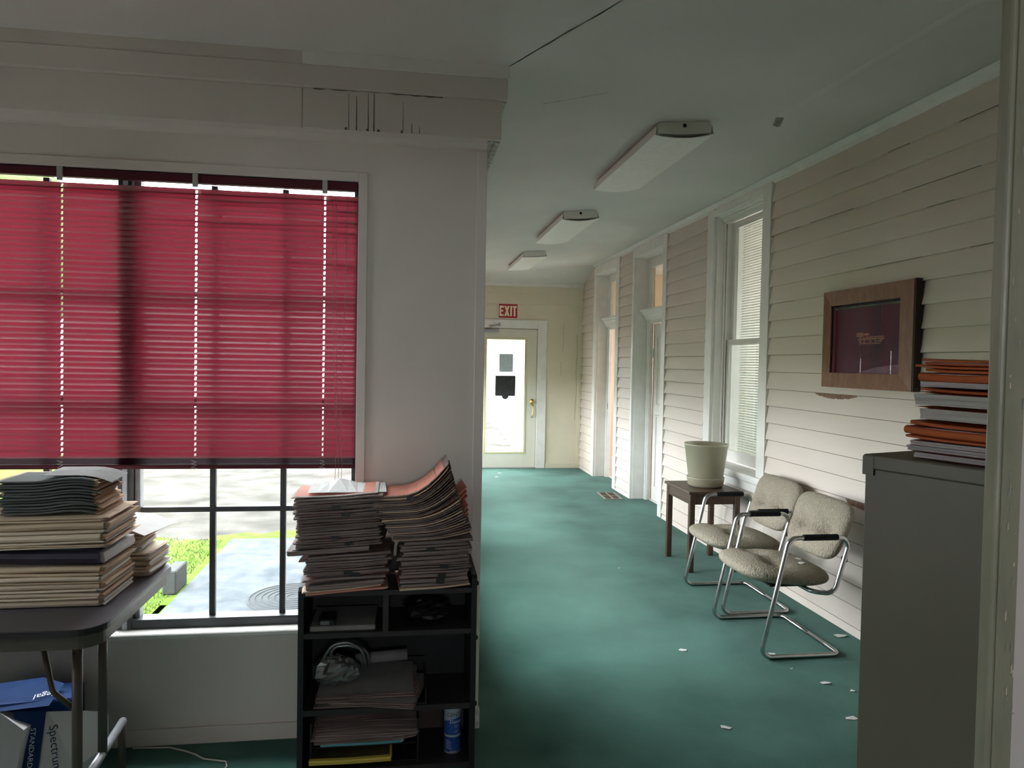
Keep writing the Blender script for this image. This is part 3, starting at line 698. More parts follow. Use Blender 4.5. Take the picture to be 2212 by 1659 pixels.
struct(blob('dirt_drive', [(-9,24),(-6.2,15),(-5.2,11.8),(-4.3,9.5),(-3.4,8.8),(-2.6,8.2),(-1.6,8.4),(0,8.3),(.15,8.3),(.15,10.6),(.6,11.4),(2.5,16),(3,24)], gz-.006, .1, 'dirt'), 'pale dirt drive beyond the lawn and slab', 'drive')
# grass blades: nobody could count them
vs, fs = [], []
gx = random.Random(5)
for _ in range(26000):
    while True:
        y = 4.6+gx.random()**1.5*5.2; x = -1.9-gx.random()**1.2*4.2
        if y < 8.2+max(0,(-2.2-x))*.55: break
    h = gx.uniform(.012,.042); a = gx.uniform(0,6.28); b = gx.uniform(.003,.006); lx, ly = gx.uniform(-.03,.03), gx.uniform(-.03,.03)
    n = len(vs); vs += [(x-b*math.cos(a),y-b*math.sin(a),gz),(x+b*math.cos(a),y+b*math.sin(a),gz),(x+lx,y+ly,gz+h)]; fs.append((n,n+1,n+2))
mat('blade', (.050,.10,.010), .8, col2=(.11,.145,.028), vscale=5)
tag(mk('grass', vs, fs, 'blade'), 'short grass blades growing beside the concrete slab', 'grass', None, 'stuff')
sl = struct(box('concrete_slab', -1.82, -.0, 3.4, 8.2, gz-.1, gz+.02, 'concrete', bev=.01), 'pale weathered concrete slab outside the front window', 'slab')
box('slab_edge', -1.90, -1.83, 5.6, 6.1, gz-.1, gz+.0, 'concrete_dark', sl, .01)
cv = empty('manhole_cover', (-.86,6.12,gz+.02), 'round ringed metal cover lying on the concrete slab', 'cover')
lathe('disc', [(0,gz+.030),(.36,gz+.030),(.375,gz+.024),(.375,gz+.02)], -.86, 6.12, 'cover_metal', cv, 40)
for r_ in (.06,.11,.16,.21,.26,.31,.355): lathe('ring', [(r_-.006,gz+.030),(r_-.004,gz+.035),(r_+.004,gz+.035),(r_+.006,gz+.030)], -.86, 6.12, 'cover_metal', cv, 40)
tag(box('concrete_post', -1.955, -1.845, 6.34, 6.66, gz, gz+.20, 'concrete_dark', bev=.01), 'short grey concrete block standing at the slab edge', 'block')
# road and house beyond the exit door, trees around the yard
struct(box('road', 14-26, 30, 24, 30, gz-.02, gz-.005, 'concrete'), 'pale road beyond the yard', 'road')
hs = empty('house', (4,38,gz), 'white house across the road seen through the exit door', 'house')
box('wall', -3, 11, 38, 46, gz, 2.6, 'house_white', hs); extrude('roof', [(37.4,2.6),(46.6,2.6),(42,4.6)], 'x', -3.5, 11.5, 'roof_grey', hs)
for x in (-1.5,1.8,8): box('window', x, x+1.1, 37.95, 38.0, .6, 1.9, 'alu_dark', hs)
box('step', 2.2, 3.4, 37.2, 38, gz, gz+.2, 'concrete', hs)
def tree(x, y, h, r_, lab):
    t = empty('tree', (x,y,gz), lab, 'tree', None)
    tube('trunk', [(x,y,gz),(x+.1,y,gz+h*.3),(x,y,gz+h*.6)], lambda u: .22*(1-.5*u), 'bark', t, 8)
    rr = random.Random(int(x*7+y)); vs, fs = [], []
    for q in range(7):
        c = Vector((x+rr.uniform(-.5,.5)*r_, y+rr.uniform(-.5,.5)*r_, gz+h*rr.uniform(.5,.85))); rad = r_*rr.uniform(.45,.65); n0 = len(vs)
        for i in range(7):
            for j in range(12):
                ph = math.pi*i/6; th = 2*math.pi*j/12; k_ = rad*rr.uniform(.85,1.12)
                vs.append(c+Vector((math.sin(ph)*math.cos(th), math.sin(ph)*math.sin(th), math.cos(ph)))*k_)
        for i in range(6):
            for j in range(12): fs.append((n0+i*12+j, n0+(i+1)*12+j, n0+(i+1)*12+(j+1)%12, n0+i*12+(j+1)%12))
    mk('crown', vs, fs, 'tree_leaf', t, True)
tree(-16, 30, 9, 4, 'broad green tree at the far side of the yard, beyond the lawn')

# ------------------------------------------------------------------ ceiling lights
def fixture(y0, y1, cx, hw, label, boxy=False):
    sl_ = math.atan(.0818); o = empty('ceiling_light', (cx,(y0+y1)/2,zA(cx)), label, 'ceiling light', 'ceiling lights along the corridor')
    o.rotation_euler = (0,-sl_,0); L = (y1-y0)/2
    dp = .085
    hp = [(-hw+.03,0),(hw-.03,0),(hw-.012,-.018),(hw-.018,-.062),(-hw+.018,-.062),(-hw+.012,-.018)]
    def ext(nm, prof, a, b, mt, sm_=False):
        n = len(prof); vs = [(p[0],a,p[1]) for p in prof]+[(p[0],b,p[1]) for p in prof]
        return mk(nm, vs, [tuple(range(n))[::-1],tuple(range(n,2*n))]+[(i,(i+1)%n,n+(i+1)%n,n+i) for i in range(n)], mt, o, sm_, True)
    ext('housing', hp, -L+.004, L-.004, 'fixture_white')
    sag = .004 if boxy else .020; n = 12
    lo = [(-hw+2*hw*i/n, -dp+.018-sag*(1-(2*i/n-1)**2)) for i in range(n+1)]; up = [(hw-.006,-.026),(hw-.012,-.026)]+[(x*.965, z+.004) for x, z in lo[::-1]]+[(-hw+.012,-.026),(-hw+.006,-.026)]
    ext('lens', lo+up, -L, L, 'fixture_lens')
    for s in (-1,1):
        cp = [(-hw+.03,-.002),(hw-.03,-.002),(hw-.014,-.02),(hw-.020,-.058)]+[(hw-.02-(2*hw-.04)*i/6, -.058-(.4*sag)*(1-(2*i/6-1)**2)) for i in range(1,6)]+[(-hw+.020,-.058),(-hw+.014,-.02)]
        e_ = ext('end_cap', cp, s*(L-.004), s*(L+.004), 'fixture_white')
        if not boxy:
            vs = [(0+.011*math.cos(a), s*(L+.0046), -.022+.011*math.sin(a)) for a in [2*math.pi*i/12 for i in range(12)]]
            mk('knockout_hole', vs, [tuple(range(12))], 'black', e_, False, True)
fixture(3.655, 4.875, 1.425, .163, 'white wraparound ceiling light nearest the viewer, over the corridor')
fixture(5.93, 7.15, 1.432, .160, 'white wraparound ceiling light in the middle of the corridor')
fixture(8.18, 9.40, 1.452, .140, 'flat white ceiling light closest to the exit door', True)

# ------------------------------------------------------------------ picture
pc = empty('framed_picture', (2.55,3.74,1.42), 'wood-framed dark picture of an offshore platform on the clapboard wall', 'picture')
fy0, fy1, fz0, fz1 = 3.342, 4.14, 1.418, 1.990; fw_ = .088; x0, x1 = 2.535, 2.578
def rail(nm, a, b, c, d):   # front quad a b c d (y,z), mitred
    q = [(x0,*a),(x0,*b),(x0+.012,*c),(x0+.012,*d),(x1,*a),(x1,*b),(x1,*c),(x1,*d)]
    o = mk(nm, q, [(0,1,2,3),(7,6,5,4),(0,4,5,1),(1,5,6,2),(2,6,7,3),(3,7,4,0)], 'frame_wood', pc)
    bm = bmesh.new(); bm.from_mesh(o.data); bmesh.ops.recalc_face_normals(bm, faces=bm.faces[:]); bm.to_mesh(o.data); bm.free()
iy0, iy1, iz0, iz1 = fy0+fw_+.03, fy1-fw_+.025, fz0+fw_-.002, fz1-fw_+.002
rail('frame_rail', (fy0,fz0),(fy1,fz0),(iy1,iz0),(iy0,iz0)); rail('frame_rail', (fy0,fz1),(fy1,fz1),(iy1,iz1),(iy0,iz1))
rail('frame_stile', (fy0,fz0),(fy0,fz1),(iy0,iz1),(iy0,iz0)); rail('frame_stile', (fy1,fz0),(fy1,fz1),(iy1,iz1),(iy1,iz0))
box('frame_side', x0+.002, x1, fy0-.012, fy0-.0005, fz0, fz1+.002, 'frame_dark', pc)
pr = box('print', 2.568, 2.574, iy0, iy1, iz0, iz1, 'print_dark', pc)
box('mat_edge', 2.556, 2.567, iy1-.035, iy1, iz0, iz1, 'mat_black', pc)
def pbox(nm, y0, y1, z0, z1, mt): box(nm, 2.5665, 2.568, y0, y1, z0, z1, mt, pr)
cy, cz = 3.735, 1.70
for a in ((.05,.115,.012,.035),(.0,.045,.018,.03),(-.13,.10,-.006,.002),(-.13,.03,.006,.012),(-.10,.09,-.030,-.024),(.07,.09,-.03,.012),(.04,.05,-.03,.01),(-.02,-.005,-.028,.01),(-.06,-.052,-.028,.01),(-.11,-.10,-.02,.008),(-.10,-.05,-.018,-.012)):
    pbox('platform', cy+a[0], cy+a[1], cz+a[2], cz+a[3], 'print_light')
for y, z0_, z1_ in ((-.085,.0,.035),(-.035,.0,.05),(-.105,.0,.18),(.075,-.085,-.045),(.0,-.08,-.05),(-.07,-.08,-.05)): pbox('mast', cy+y-.0015, cy+y+.0015, cz+z0_, cz+z1_, 'print_pale')
mk('shore', [(2.5672,iy0,iz0),(2.5672,iy0,iz0+.055),(2.5672,iy0+.22,iz0+.035),(2.5672,iy0+.36,iz0+.006),(2.5672,iy0+.40,iz0)], [(0,1,2,3,4)], 'print_pale', pr)
box('glass_pane', 2.5545, 2.5555, iy0, iy1, iz0, iz1, 'glass_picture', pc)

# ------------------------------------------------------------------ end table and pot
et = empty('end_table', (2.295,5.33,0), 'dark walnut end table under the sash window', 'table')
ex0, ex1, ey0, ey1 = 2.088, 2.510, 5.075, 5.595
box('top', ex0, ex1, ey0, ey1, .583, .603, 'dark_walnut', et, .004, 2)
for x in (ex0+.015, ex1-.055):
    for y in (ey0+.015, ey1-.055): box('leg', x, x+.040, y, y+.040, 0, .583, 'dark_walnut', et, .003)
for y in (ey0+.022, ey1-.04): box('apron', ex0+.055, ex1-.055, y, y+.018, .505, .583, 'dark_walnut', et)
for x in (ex0+.02, ex1-.04):
    a = box('apron', x, x+.018, ey0+.055, ey1-.055, .505, .583, 'dark_walnut', et)
    for zq in (.509,.516): box('bead', x-.003, x+.001, ey0+.055, ey1-.055, zq, zq+.004, 'dark_walnut', a)
pt = empty('plant_pot', (2.325,5.34,.603), 'empty cream plastic plant pot with saucer on the end table', 'plant pot')
lathe('pot', [(0,.625),(.122,.625),(.126,.632),(.163,.915),(.168,.918),(.169,.930),(.165,.934),(.159,.930),(.120,.645),(0,.640)], 2.325, 5.34, 'pot_plastic', pt, 40)
lathe('saucer', [(0,.603),(.120,.603),(.133,.615),(.142,.668),(.144,.676),(.139,.677),(.128,.622),(0,.615)], 2.325, 5.34, 'saucer_plastic', pt, 40)

# ------------------------------------------------------------------ chairs
def cushion(nm, a, b, c, n1, n2, tufts, par, tr, dip=.02, taper=0, NU=64, NV=34):
    vs, fs = [], []
    sp = lambda v, e_: math.copysign(abs(v)**e_, v)
    for i in range(NV+1):
        ph = -math.pi/2+math.pi*i/NV
        for j in range(NU):
            th = 2*math.pi*j/NU
            x = a*sp(math.cos(ph),2/n1)*sp(math.cos(th),2/n2); y = b*sp(math.cos(ph),2/n1)*sp(math.sin(th),2/n2); z = c*sp(math.sin(ph),2/n1)
            if taper: y *= 1+taper*x/a
            if z > 0:
                dz = 0
                for ux, uy in tufts:
                    dz += .45*math.exp(-(((x-ux)/.026)**2+((y-uy)/.034)**2)) + .65*math.exp(-(((x-ux)/.062)**2+((y-uy)/.070)**2))
                ux, uy = tufts[0]; dz += .28*math.exp(-((x-ux)/.030)**2)/(1+math.exp((abs(y)-abs(uy)*2.0)/.02))
                z -= dip*dz
            vs.append(tr @ Vector((x,y,z)))
    for i in range(NV):
        for j in range(NU): fs.append((i*NU+j, i*NU+(j+1)%NU, (i+1)*NU+(j+1)%NU, (i+1)*NU+j))
    return mk(nm, vs, fs, 'upholstery', par, True, True)
def make_chair(loc, label):
    """faces -x; local origin: front runner, near side (y=0), far side y=.60"""
    o = empty('waiting_chair', loc, label, 'chair', 'waiting room chairs by the clapboard wall'); r_ = .0125; Wd = .60
    def side(y): return [(.452,y,r_),(.0,y,r_),(.147,y,.638),(.497,y,.638),(.408,y,.338)]
    s0, s1 = side(0), side(Wd)
    f0 = fillet([( .452,Wd/2,r_)]+s0+[(.30,.03,.342),(.30,Wd/2,.342)], [0,.045,.05,.055,.05,.055,.06,0], 7)
    f1 = fillet([( .452,Wd/2,r_)]+s1+[(.30,Wd-.03,.342),(.30,Wd/2,.342)], [0,.045,.05,.055,.05,.055,.06,0], 7)
    tube('frame_tube', f0, r_, 'chrome', o, 12, local=True); tube('frame_tube', f1, r_, 'chrome', o, 12, local=True)
    for y in (0, Wd): tube('armrest_pad', [(.225,y,.6395),(.228,y,.6395),(.415,y,.6395),(.418,y,.6395)], lambda u: .0165, 'foam_black', o, 14, local=True)
    M1 = Matrix.Translation((.215,Wd/2,.408)) @ Matrix.Rotation(math.radians(5),4,'Y')
    cushion('seat', .262, .272, .066, 2.2, 3.2, [(-.055,.115),(-.055,-.115)], o, M1, .044)
    # backrest: local x = up, z = facing front
    up = Vector((.36,0,.93)).normalized(); fr = Vector((-.93,0,.36)).normalized(); yy = fr.cross(up)
    M2 = Matrix(((up.x,yy.x,fr.x,.492),(up.y,yy.y,fr.y,Wd/2),(up.z,yy.z,fr.z,.640),(0,0,0,1)))
    cushion('backrest', .172, .260, .050, 2.6, 4.2, [(-.01,.115),(-.01,-.115)], o, M2, .050, taper=.06)
    for y in (.004, Wd-.034): box('back_bracket', .462, .486, y, y+.030, .50, .53, 'black', o, .004, local=True)
    box('seat_pan', .10, .36, .10, Wd-.10, .350, .362, 'black', o, .004, local=True)
    return o
ch1 = make_chair((1.862,3.53,0), 'beige tufted chrome armchair beside the file cabinet, paper scraps on its seat')
ch2 = copytree(ch1, (1.947,4.19,0)); ch2['label'] = 'beige tufted chrome armchair between the other armchair and the end table'

# ------------------------------------------------------------------ floor vent, scraps
vt = empty('floor_vent', (2.39,8.17,0), 'small metal floor register in the carpet by the doorways', 'vent', rz=math.radians(-3))
for a in ((-.105,-.085,-.215,.215),(.085,.105,-.215,.215),(-.085,.085,-.215,-.197),(-.085,.085,.197,.215),(-.085,.085,-.006,.006),(-.006,.006,-.197,.197)): box('grille_bar', *a, 0, .008, 'vent_metal', vt, .001, local=True)
box('duct', -.085, .085, -.197, .197, .0005, .002, 'vent_dark', vt, local=True)
scr = [(1.506,3.694,.05,'lying on the open carpet left of the front chair'),(1.967,3.597,.045,'under the front chair between its runners'),(2.053,3.232,.05,'on the carpet in front of the front chair, near the cabinet'),
       (2.49,3.80,.07,'against the wall behind the front chair'),(1.971,3.407,.02,'tiny, just in front of the front chair runner'),(1.368,2.875,.05,'nearest the viewer on the open carpet'),
       (1.955,2.89,.06,'long sliver beside the file cabinet'),(2.13,3.14,.03,'tiny, at the edge of the file cabinet'),(.632,5.971,.035,'beside the wall corner, above the shelf unit'),(.437,4.05,.02,'tiny, beside the wall corner next to the shelf unit'),
       (1.25,9.6,.05,'on the carpet just inside the exit door'),(1.33,9.95,.07,'at the threshold of the exit door'),(1.62,5.25,.02,'tiny, on the carpet in the middle of the corridor')]
def scrap(x, y, z, s, lab, name='paper_scrap', mt='paper_white'):
    n = R.choice([4,5]); a0 = R.uniform(0,6); vs = []
    for i in range(n):
        a = a0+2*math.pi*i/n+R.uniform(-.3,.3); r_ = s/2*R.uniform(.6,1.1); vs.append((x+r_*math.cos(a)*1.2, y+r_*math.sin(a)*.9, z+R.uniform(.001,.006)))
    vs.append((x,y,z+.005)); n_ = len(vs)-1
    tag(mk(name, vs, [(i,(i+1)%n_,n_) for i in range(n_)], mt), lab, 'paper scrap', 'white paper scraps')
for x, y, s, l in scr: scrap(x, y, 0, s, 'white torn paper scrap '+l)
for x, y, s, l in ((2.16,3.70,.07,'lying in the middle of the front chair seat'),(2.20,3.78,.06,'at the back of the front chair seat'),(2.10,3.80,.04,'small, on the far side of the front chair seat')): scrap(x, y, .455, s, 'grey-white torn paper scrap '+l)

# ------------------------------------------------------------------ file cabinet
fc = empty('file_cabinet', (1.13,1.654,0), 'tall olive-beige metal file cabinet beside the doorway', 'cabinet', rz=math.radians(20))
# local: origin far-left corner, x to the right (away), -y towards the viewer
cw, cd, chh = .38, .70, 1.32
box('body', .004, cw-.004, -cd+.004, -.004, .02, chh-.034, 'cabinet_metal', fc, .003, local=True)
tp = box('top_rim', 0, cw, -cd, 0, chh-.036, chh, 'cabinet_metal', fc, .004, 2, local=True)
box('rim_corner', -.0012, .002, -.030, -.0005, chh-.050, chh-.004, 'cabinet_metal', tp, local=True)
box('plinth', .02, cw-.02, -cd+.02, -.02, 0, .02, 'black', fc, local=True)
for i in range(4):
    dr = box('drawer', cw-.006, cw+.012, -cd+.02, -.02, .05+i*.308, .345+i*.308, 'cabinet_metal', fc, .003, local=True)
    box('handle', cw+.012, cw+.03, -cd/2-.06, -cd/2+.06, .22+i*.308, .235+i*.308, 'metal_grey', dr, .003, local=True)
fc.rotation_euler = (0,math.radians(0),math.radians(20))

# ------------------------------------------------------------------ paper files
def make_file(name, label, cat, group, loc, w_, d_, t, rz, cover, pages, spine='front', bend=None, over=.004, gap=.0, clip=None, flop=0.):
    """one folder with its pages; x = width, y = depth (front is -y), z up from its underside"""
    o = empty(name, loc, label, cat, group, rz=rz); ph = R.uniform(0,6.28); am = R.uniform(.0004,.0016)
    B = lambda u, v: (bend(u, v) if bend else 0)+am*math.sin(5*u+ph)+am*.6*math.sin(7*v+ph)
    nx = 8
    along = spine in ('front','back'); L, D = (w_, d_) if along else (d_, w_); sg_ = -1 if spine in ('front','left') else 1
    e_ = .0006; path = [(-.5*D, e_), (.5*D-t*.45, e_), (.5*D-t*.12, t*.2), (.5*D, t*.5), (.5*D-t*.12, t*.8), (.5*D-t*.45, t-e_), (-.5*D+R.uniform(0,.008), t-e_+flop)]
    vs, fs = [], []; n = len(path)
    for i in range(nx+1):
        q = (i/nx-.5)*L
        for s, z in path:
            x, y = (q, s*sg_) if along else (s*sg_, q)
            vs.append((x, y, z+B(x/w_, y/d_)))
    for i in range(nx):
        for j in range(n-1): fs.append((i*n+j, (i+1)*n+j, (i+1)*n+j+1, i*n+j+1))
    mk('cover', vs, fs, cover, o, False, True)
    if pages:
        vs, fs = [], []; nz = 3; ny = 3
        x0, x1, y0, y1 = -w_/2, w_/2, -d_/2, d_/2; ins = t*.3+.002
        if spine == 'front': y0 += ins; y1 += over; x0 -= over; x1 += over
        if spine == 'back': y1 -= ins; y0 -= over; x0 -= over; x1 += over
        if spine == 'left': x0 += ins; x1 += over; y0 -= over
        if spine == 'right': x1 -= ins; x0 -= over; y0 -= over
        idx = {}
        for k_ in range(nz+1):
            jx0, jx1, jy0 = R.uniform(-.004,.004), R.uniform(-.006,.006), R.uniform(-.002,.002)
            for i in range(nx+1):
                for j in (0, 1):
                    x = x0+(x1-x0)*i/nx; y = (y0+jy0) if j == 0 else y1
                    if i == 0: x += jx0
                    if i == nx: x += jx1
                    z = t*(.14+.72*k_/nz); idx[(i,j,k_)] = len(vs); vs.append((x, y, z+B(x/w_, y/d_)))
        for k_ in range(nz):
            for i in range(nx):
                for j in (0,1): fs.append((idx[i,j,k_], idx[i+1,j,k_], idx[i+1,j,k_+1], idx[i,j,k_+1]))
            for i in (0, nx): fs.append((idx[i,0,k_], idx[i,1,k_], idx[i,1,k_+1], idx[i,0,k_+1]))
        for i in range(nx):
            for k_ in (0, nz): fs.append((idx[i,0,k_], idx[i+1,0,k_], idx[i+1,1,k_], idx[i,1,k_]))
        mk('pages', vs, fs, pages, o, False, True)
    if clip is not None:
        z = B(clip/w_, -.5); h = max(t*.62, .0062)
        c = mk('binder_clip', [(clip-.015,-d_/2-.016,z+t/2-h),(clip+.015,-d_/2-.016,z+t/2-h),(clip+.015,-d_/2-.016,z+t/2+h),(clip-.015,-d_/2-.016,z+t/2+h),
             (clip-.012,-d_/2+.018,z+t*1.02),(clip+.012,-d_/2+.018,z+t*1.02),(clip-.012,-d_/2+.018,z-.001),(clip+.012,-d_/2+.018,z-.001)],
             [(0,1,2,3),(3,2,5,4),(0,6,7,1),(0,3,4,6),(1,7,5,2)], 'clip_black', o, False, True)
    return o

# ---- folding table
tb = empty('folding_table', (-1.75,2.59,0), 'dark-topped metal folding table under the red-blind window', 'table')
tx0, tx1, ty0, ty1, tz = -2.68, -.857, 2.232, 2.948, .74
def rrect(x0,x1,y0,y1,r_,n=7):
    P = []
    for cx, cy, a0 in ((x1-r_,y0+r_,-90),(x1-r_,y1-r_,0),(x0+r_,y1-r_,90),(x0+r_,y0+r_,180)):
        for i in range(n+1): a = math.radians(a0+90*i/n); P.append((cx+r_*math.cos(a), cy+r_*math.sin(a)))
    return P
extrude('tabletop', rrect(tx0,tx1,ty0,ty1,.075), 'z', tz-.004, tz, 'tabletop', tb)
extrude('edge_band', rrect(tx0-.001,tx1+.001,ty0-.001,ty1+.001,.076), 'z', tz-.020, tz-.0035, 'table_edge', tb)
ri = rrect(tx0+.012,tx1-.012,ty0+.012,ty1-.012,.066); n = len(ri); rq = rrect(tx0+.014,tx1-.014,ty0+.014,ty1-.014,.064)
vs = [(x,y,tz-.020) for x,y in ri]+[(x,y,tz-.062) for x,y in ri]+[(x,y,tz-.062) for x,y in rq]+[(x,y,tz-.020) for x,y in rq]
fs = []
for i in range(n):
    j = (i+1)%n
    for a in range(3): fs.append((a*n+i,a*n+j,(a+1)*n+j,(a+1)*n+i))
mk('skirt', vs, fs, 'table_skirt', tb)
def leg_end(xa, s):
    tube('leg', [(xa,2.325,0),(xa,2.325,.30),(xa,2.325,.72)], .0145, 'table_leg', tb, 12)
    tube('leg', [(xa-s*.020,2.565,.20),(xa-s*.020,2.565,.4),(xa-s*.020,2.565,.72)], .0145, 'table_leg', tb, 12)
    tube('crossbar', [(xa-s*.002,2.33,.205),(xa-s*.040,2.80,.198)], .014, 'table_bar', tb, 10)
    tube('foot', [(xa-s*.040,2.79,0),(xa-s*.040,2.79,.20)], .0135, 'table_leg', tb, 10)
    tube('brace', fillet([(xa,2.325,.46),(xa-s*.07,2.33,.52),(xa-s*.12,2.36,.70)], .04), .008, 'table_leg', tb, 8)
    tube('brace', fillet([(xa-s*.020,2.565,.60),(xa-s*.09,2.53,.655),(xa-s*.22,2.42,.69)], .05), .008, 'table_leg', tb, 8)
leg_end(-.955, 1); leg_end(-2.57, -1)

# ---- piles on the folding table
z = tz
MAN = ['manila','manila_pale']
hs_ = [.026,.006,.016,.007,.020,.006,.016,.010,.018]
for i, t in enumerate(hs_):
    make_file('file_folder', 'manila folder, %s from the bottom of the front pile on the folding table' % ordw(i), 'folder', 'manila folders in the lower front pile',
              (-1.125+R.uniform(-.006,.006), 2.545+R.uniform(-.004,.004), z), .385, .245, t, R.uniform(-.012,.012)-.01, R.choice(MAN), 'pages_peach' if i % 3 else 'pages_white', 'front', None, R.uniform(.006,.02)); z += t+.0004
t = .046
bd = lambda u, v: .010*(-u)
make_file('file_binder', 'thick dark navy binder in the middle of the front pile on the folding table', 'binder', None, (-1.13,2.55,z+.006), .40, .25, t, -.02, 'folder_navy', 'pages_lilac', 'front', bd, .012); z += t+.012
hs_ = [.006,.006,.008,.022,.012,.026,.006,.006]
for i, t in enumerate(hs_):
    make_file('file_folder', 'manila folder above the navy binder, %s up from it in the front pile' % ordw(i), 'folder', 'manila folders above the navy binder',
              (-1.115+R.uniform(-.006,.006), 2.545+R.uniform(-.005,.005), z), .385, .245, t, R.uniform(-.015,.015), R.choice(MAN), 'pages_peach' if i % 2 else 'pages_white', 'front', lambda u, v: .012*max(0,v)**2+.006*u, R.uniform(.006,.02)); z += t+.0004
zt_ = z+.004
N_ = 12; z = zt_
for i in range(N_):
    t = .0082
    make_file('envelope_file', 'grey-fronted file, %s from the bottom of the bundle topping the table pile' % ordw(i), 'paper file', 'grey files on top of the front pile',
              (-1.10+R.uniform(-.012,.012), 2.56+R.uniform(-.004,.004), z), .27, .20, t, R.uniform(-.03,.03)+.04, 'folder_slate', 'pages_peach', 'front',
              lambda u, v: .010*math.sin(max(0,u+.05)*4.5)-.03*max(0,u-.34)*3*max(0,u-.30), R.uniform(.004,.018)); z += t+.0008
mk_s = make_file('loose_sheet', 'white sheet drooping over the right end of the top bundle on the folding table', 'paper', None, (-1.03,2.58,z+.001), .20, .20, .0015, .1, 'page_dim', None, 'front', lambda u, v: .012-.10*max(0,u)**2)
# back piles on the table
z = tz
for i, t in enumerate([.006,.006,.006,.008,.007,.020,.008,.012,.010]):
    make_file('file_folder', 'manila folder, %s from the bottom of the low back pile at the table corner' % ordw(i), 'folder', 'manila folders in the low back pile',
              (-1.02+R.uniform(-.008,.008), 2.845+R.uniform(-.004,.004), z), .25, .185, t, R.uniform(-.03,.03)-.05, R.choice(MAN), 'pages_white' if i % 2 else 'pages_peach', 'front', None, R.uniform(.003,.014)); z += t+.0004
z += .001
for i, t in enumerate([.010,.012,.010,.014,.012,.012,.008]):
    make_file('file_folder', 'yellowish folder, %s from the bottom of the upper back pile on the folding table' % ordw(i), 'folder', 'folders in the upper back pile',
              (-1.06+R.uniform(-.008,.008), 2.835+R.uniform(-.005,.005), z), .26, .20, t, R.uniform(-.05,.05)+.03, R.choice(MAN), 'pages_peach' if i > 1 else 'pages_white', 'left', lambda u, v: .01*u, R.uniform(.004,.014)); z += t+.0004
make_file('loose_sheet', 'large white sheet curling over the upper back pile on the folding table', 'paper', None, (-1.02,2.83,z+.004), .32, .22, .0025, -.22, 'paper_white', None, 'front', lambda u, v: .022*math.sin((u+.5)*3.0)-.05*max(0,u-.2))

# ---- box of paper under the table
bx_ = empty('paper_carton', (-1.28,2.74,0), 'crushed blue and white paper carton lying under the folding table', 'box', rz=math.radians(8))
def quad(nm, P, mt, par): return mk(nm, P, [(0,1,2,3)], mt, par, False, True)
# local: carton tipped towards the viewer
box('body', -.17, .13, .02, .17, .0, .30, 'box_blue', bx_, .006, local=True)
vs = [(-.15,-.02,.10),(-.02,-.10,.06),(.0,-.06,.24),(-.12,.015,.30),(-.13,.03,.10),(.0,-.03,.07),(.02,.0,.24),(-.10,.05,.29)]
mk('inner_flap', vs, [(0,1,2,3),(4,7,6,5),(0,4,5,1),(1,5,6,2),(2,6,7,3),(3,7,4,0)], 'box_white', bx_, False, True)
box('inner_panel', -.24, -.14, -.03, -.02, .03, .27, 'box_white', bx_, local=True)
wr_ = mk('wrapper', [(-.02,-.005,.27),(.06,-.012,.275),(.17,.01,.255),(.24,.03,.23),(-.01,-.06,.05),(.07,-.085,.06),(.16,-.07,.09),(.25,-.01,.13),(.05,-.04,.0),(.14,-.04,.0),(.20,.0,.02)],
         [(0,4,5,1),(1,5,6,2),(2,6,7,3),(5,8,9,6),(6,9,10,7)], 'box_white', bx_, False, True)
mk('blue_panel', [(-.045,-.006,.285),(.055,-.014,.280),(.045,-.092,.045),(-.03,-.068,.03)], [(0,3,2,1)], 'box_blue', bx_, False, True)
mk('blue_lid', [(-.20,.0,.285),(.06,-.004,.292),(.08,.10,.325),(.0,.15,.335),(-.16,.14,.33),(-.22,.06,.30)], [(0,1,2,3,4,5)], 'box_blue', bx_, False, True)
mk('blue_corner', [(.03,-.045,.0),(.09,-.05,.0),(.10,-.088,.052),(.045,-.094,.045)], [(0,1,2,3)], 'box_navy', bx_, False, True)
mk('black_tag', [(.115,-.075,.045),(.145,-.06,.04),(.165,-.072,.082),(.135,-.082,.086)], [(0,1,2,3)], 'box_navy', bx_, False, True)
def plane_fn(o_, ux, uy): o_, ux, uy = Vector(o_), Vector(ux).normalized(), Vector(uy).normalized(); return lambda x, y: tuple(o_+ux*x+uy*y)
def ptext(body, size, mt, par, fn):
    o = textmesh(body, size, mt, 'lettering', None, fn); loc = o.location.copy(); me = o.data; me.transform(Matrix.Translation(loc))
    bpy.data.objects.remove(o); q = bpy.data.objects.new('lettering', me); C.objects.link(q); q.parent = par; return q
nrm = Vector((.01,-.32,-.09)).normalized()
ptext('Spectrum', .040, 'ink_dark', bx_, plane_fn((.095,-.062,.165), (.04,-.075,-.20), (.1,.0,.02)))
ptext('STANDARD 92', .024, 'ink_white', bx_, plane_fn((.022,-.064,.16), (.0,-.075,-.22), (.1,-.02,.0)))
ptext('legal', .036, 'ink_white', bx_, plane_fn((.03,.045,.312), (-.1,-.02,-.004), (.0,-.1,-.03)))
ptext('legal', .026, 'ink_white', bx_, plane_fn((.140,-.078,.064), (.02,-.02,.045), (-.03,-.01,.0)))
# ---- cables
tag(tube('white_cable', [(-1.02,2.972,.006),(-.96,2.968,.006),(-.882,2.962,.006),(-.816,2.93,.005),(-.77,2.90,.005),(-.73,2.864,.005),(-.643,2.835,.005),(-.632,2.80,.005),(-.65,2.74,.005),(-.70,2.62,.005)], .0032, 'cord_white'), 'thin white cable snaking over the carpet under the window', 'cable')
tag(tube('cable_plug', [(-1.02,2.62,.006),(-.985,2.72,.010),(-.965,2.775,.012),(-.955,2.80,.013)], lambda u: .003 if u < .75 else .007, 'cord_white'), 'loose white cable end with a plug under the folding table', 'cable')

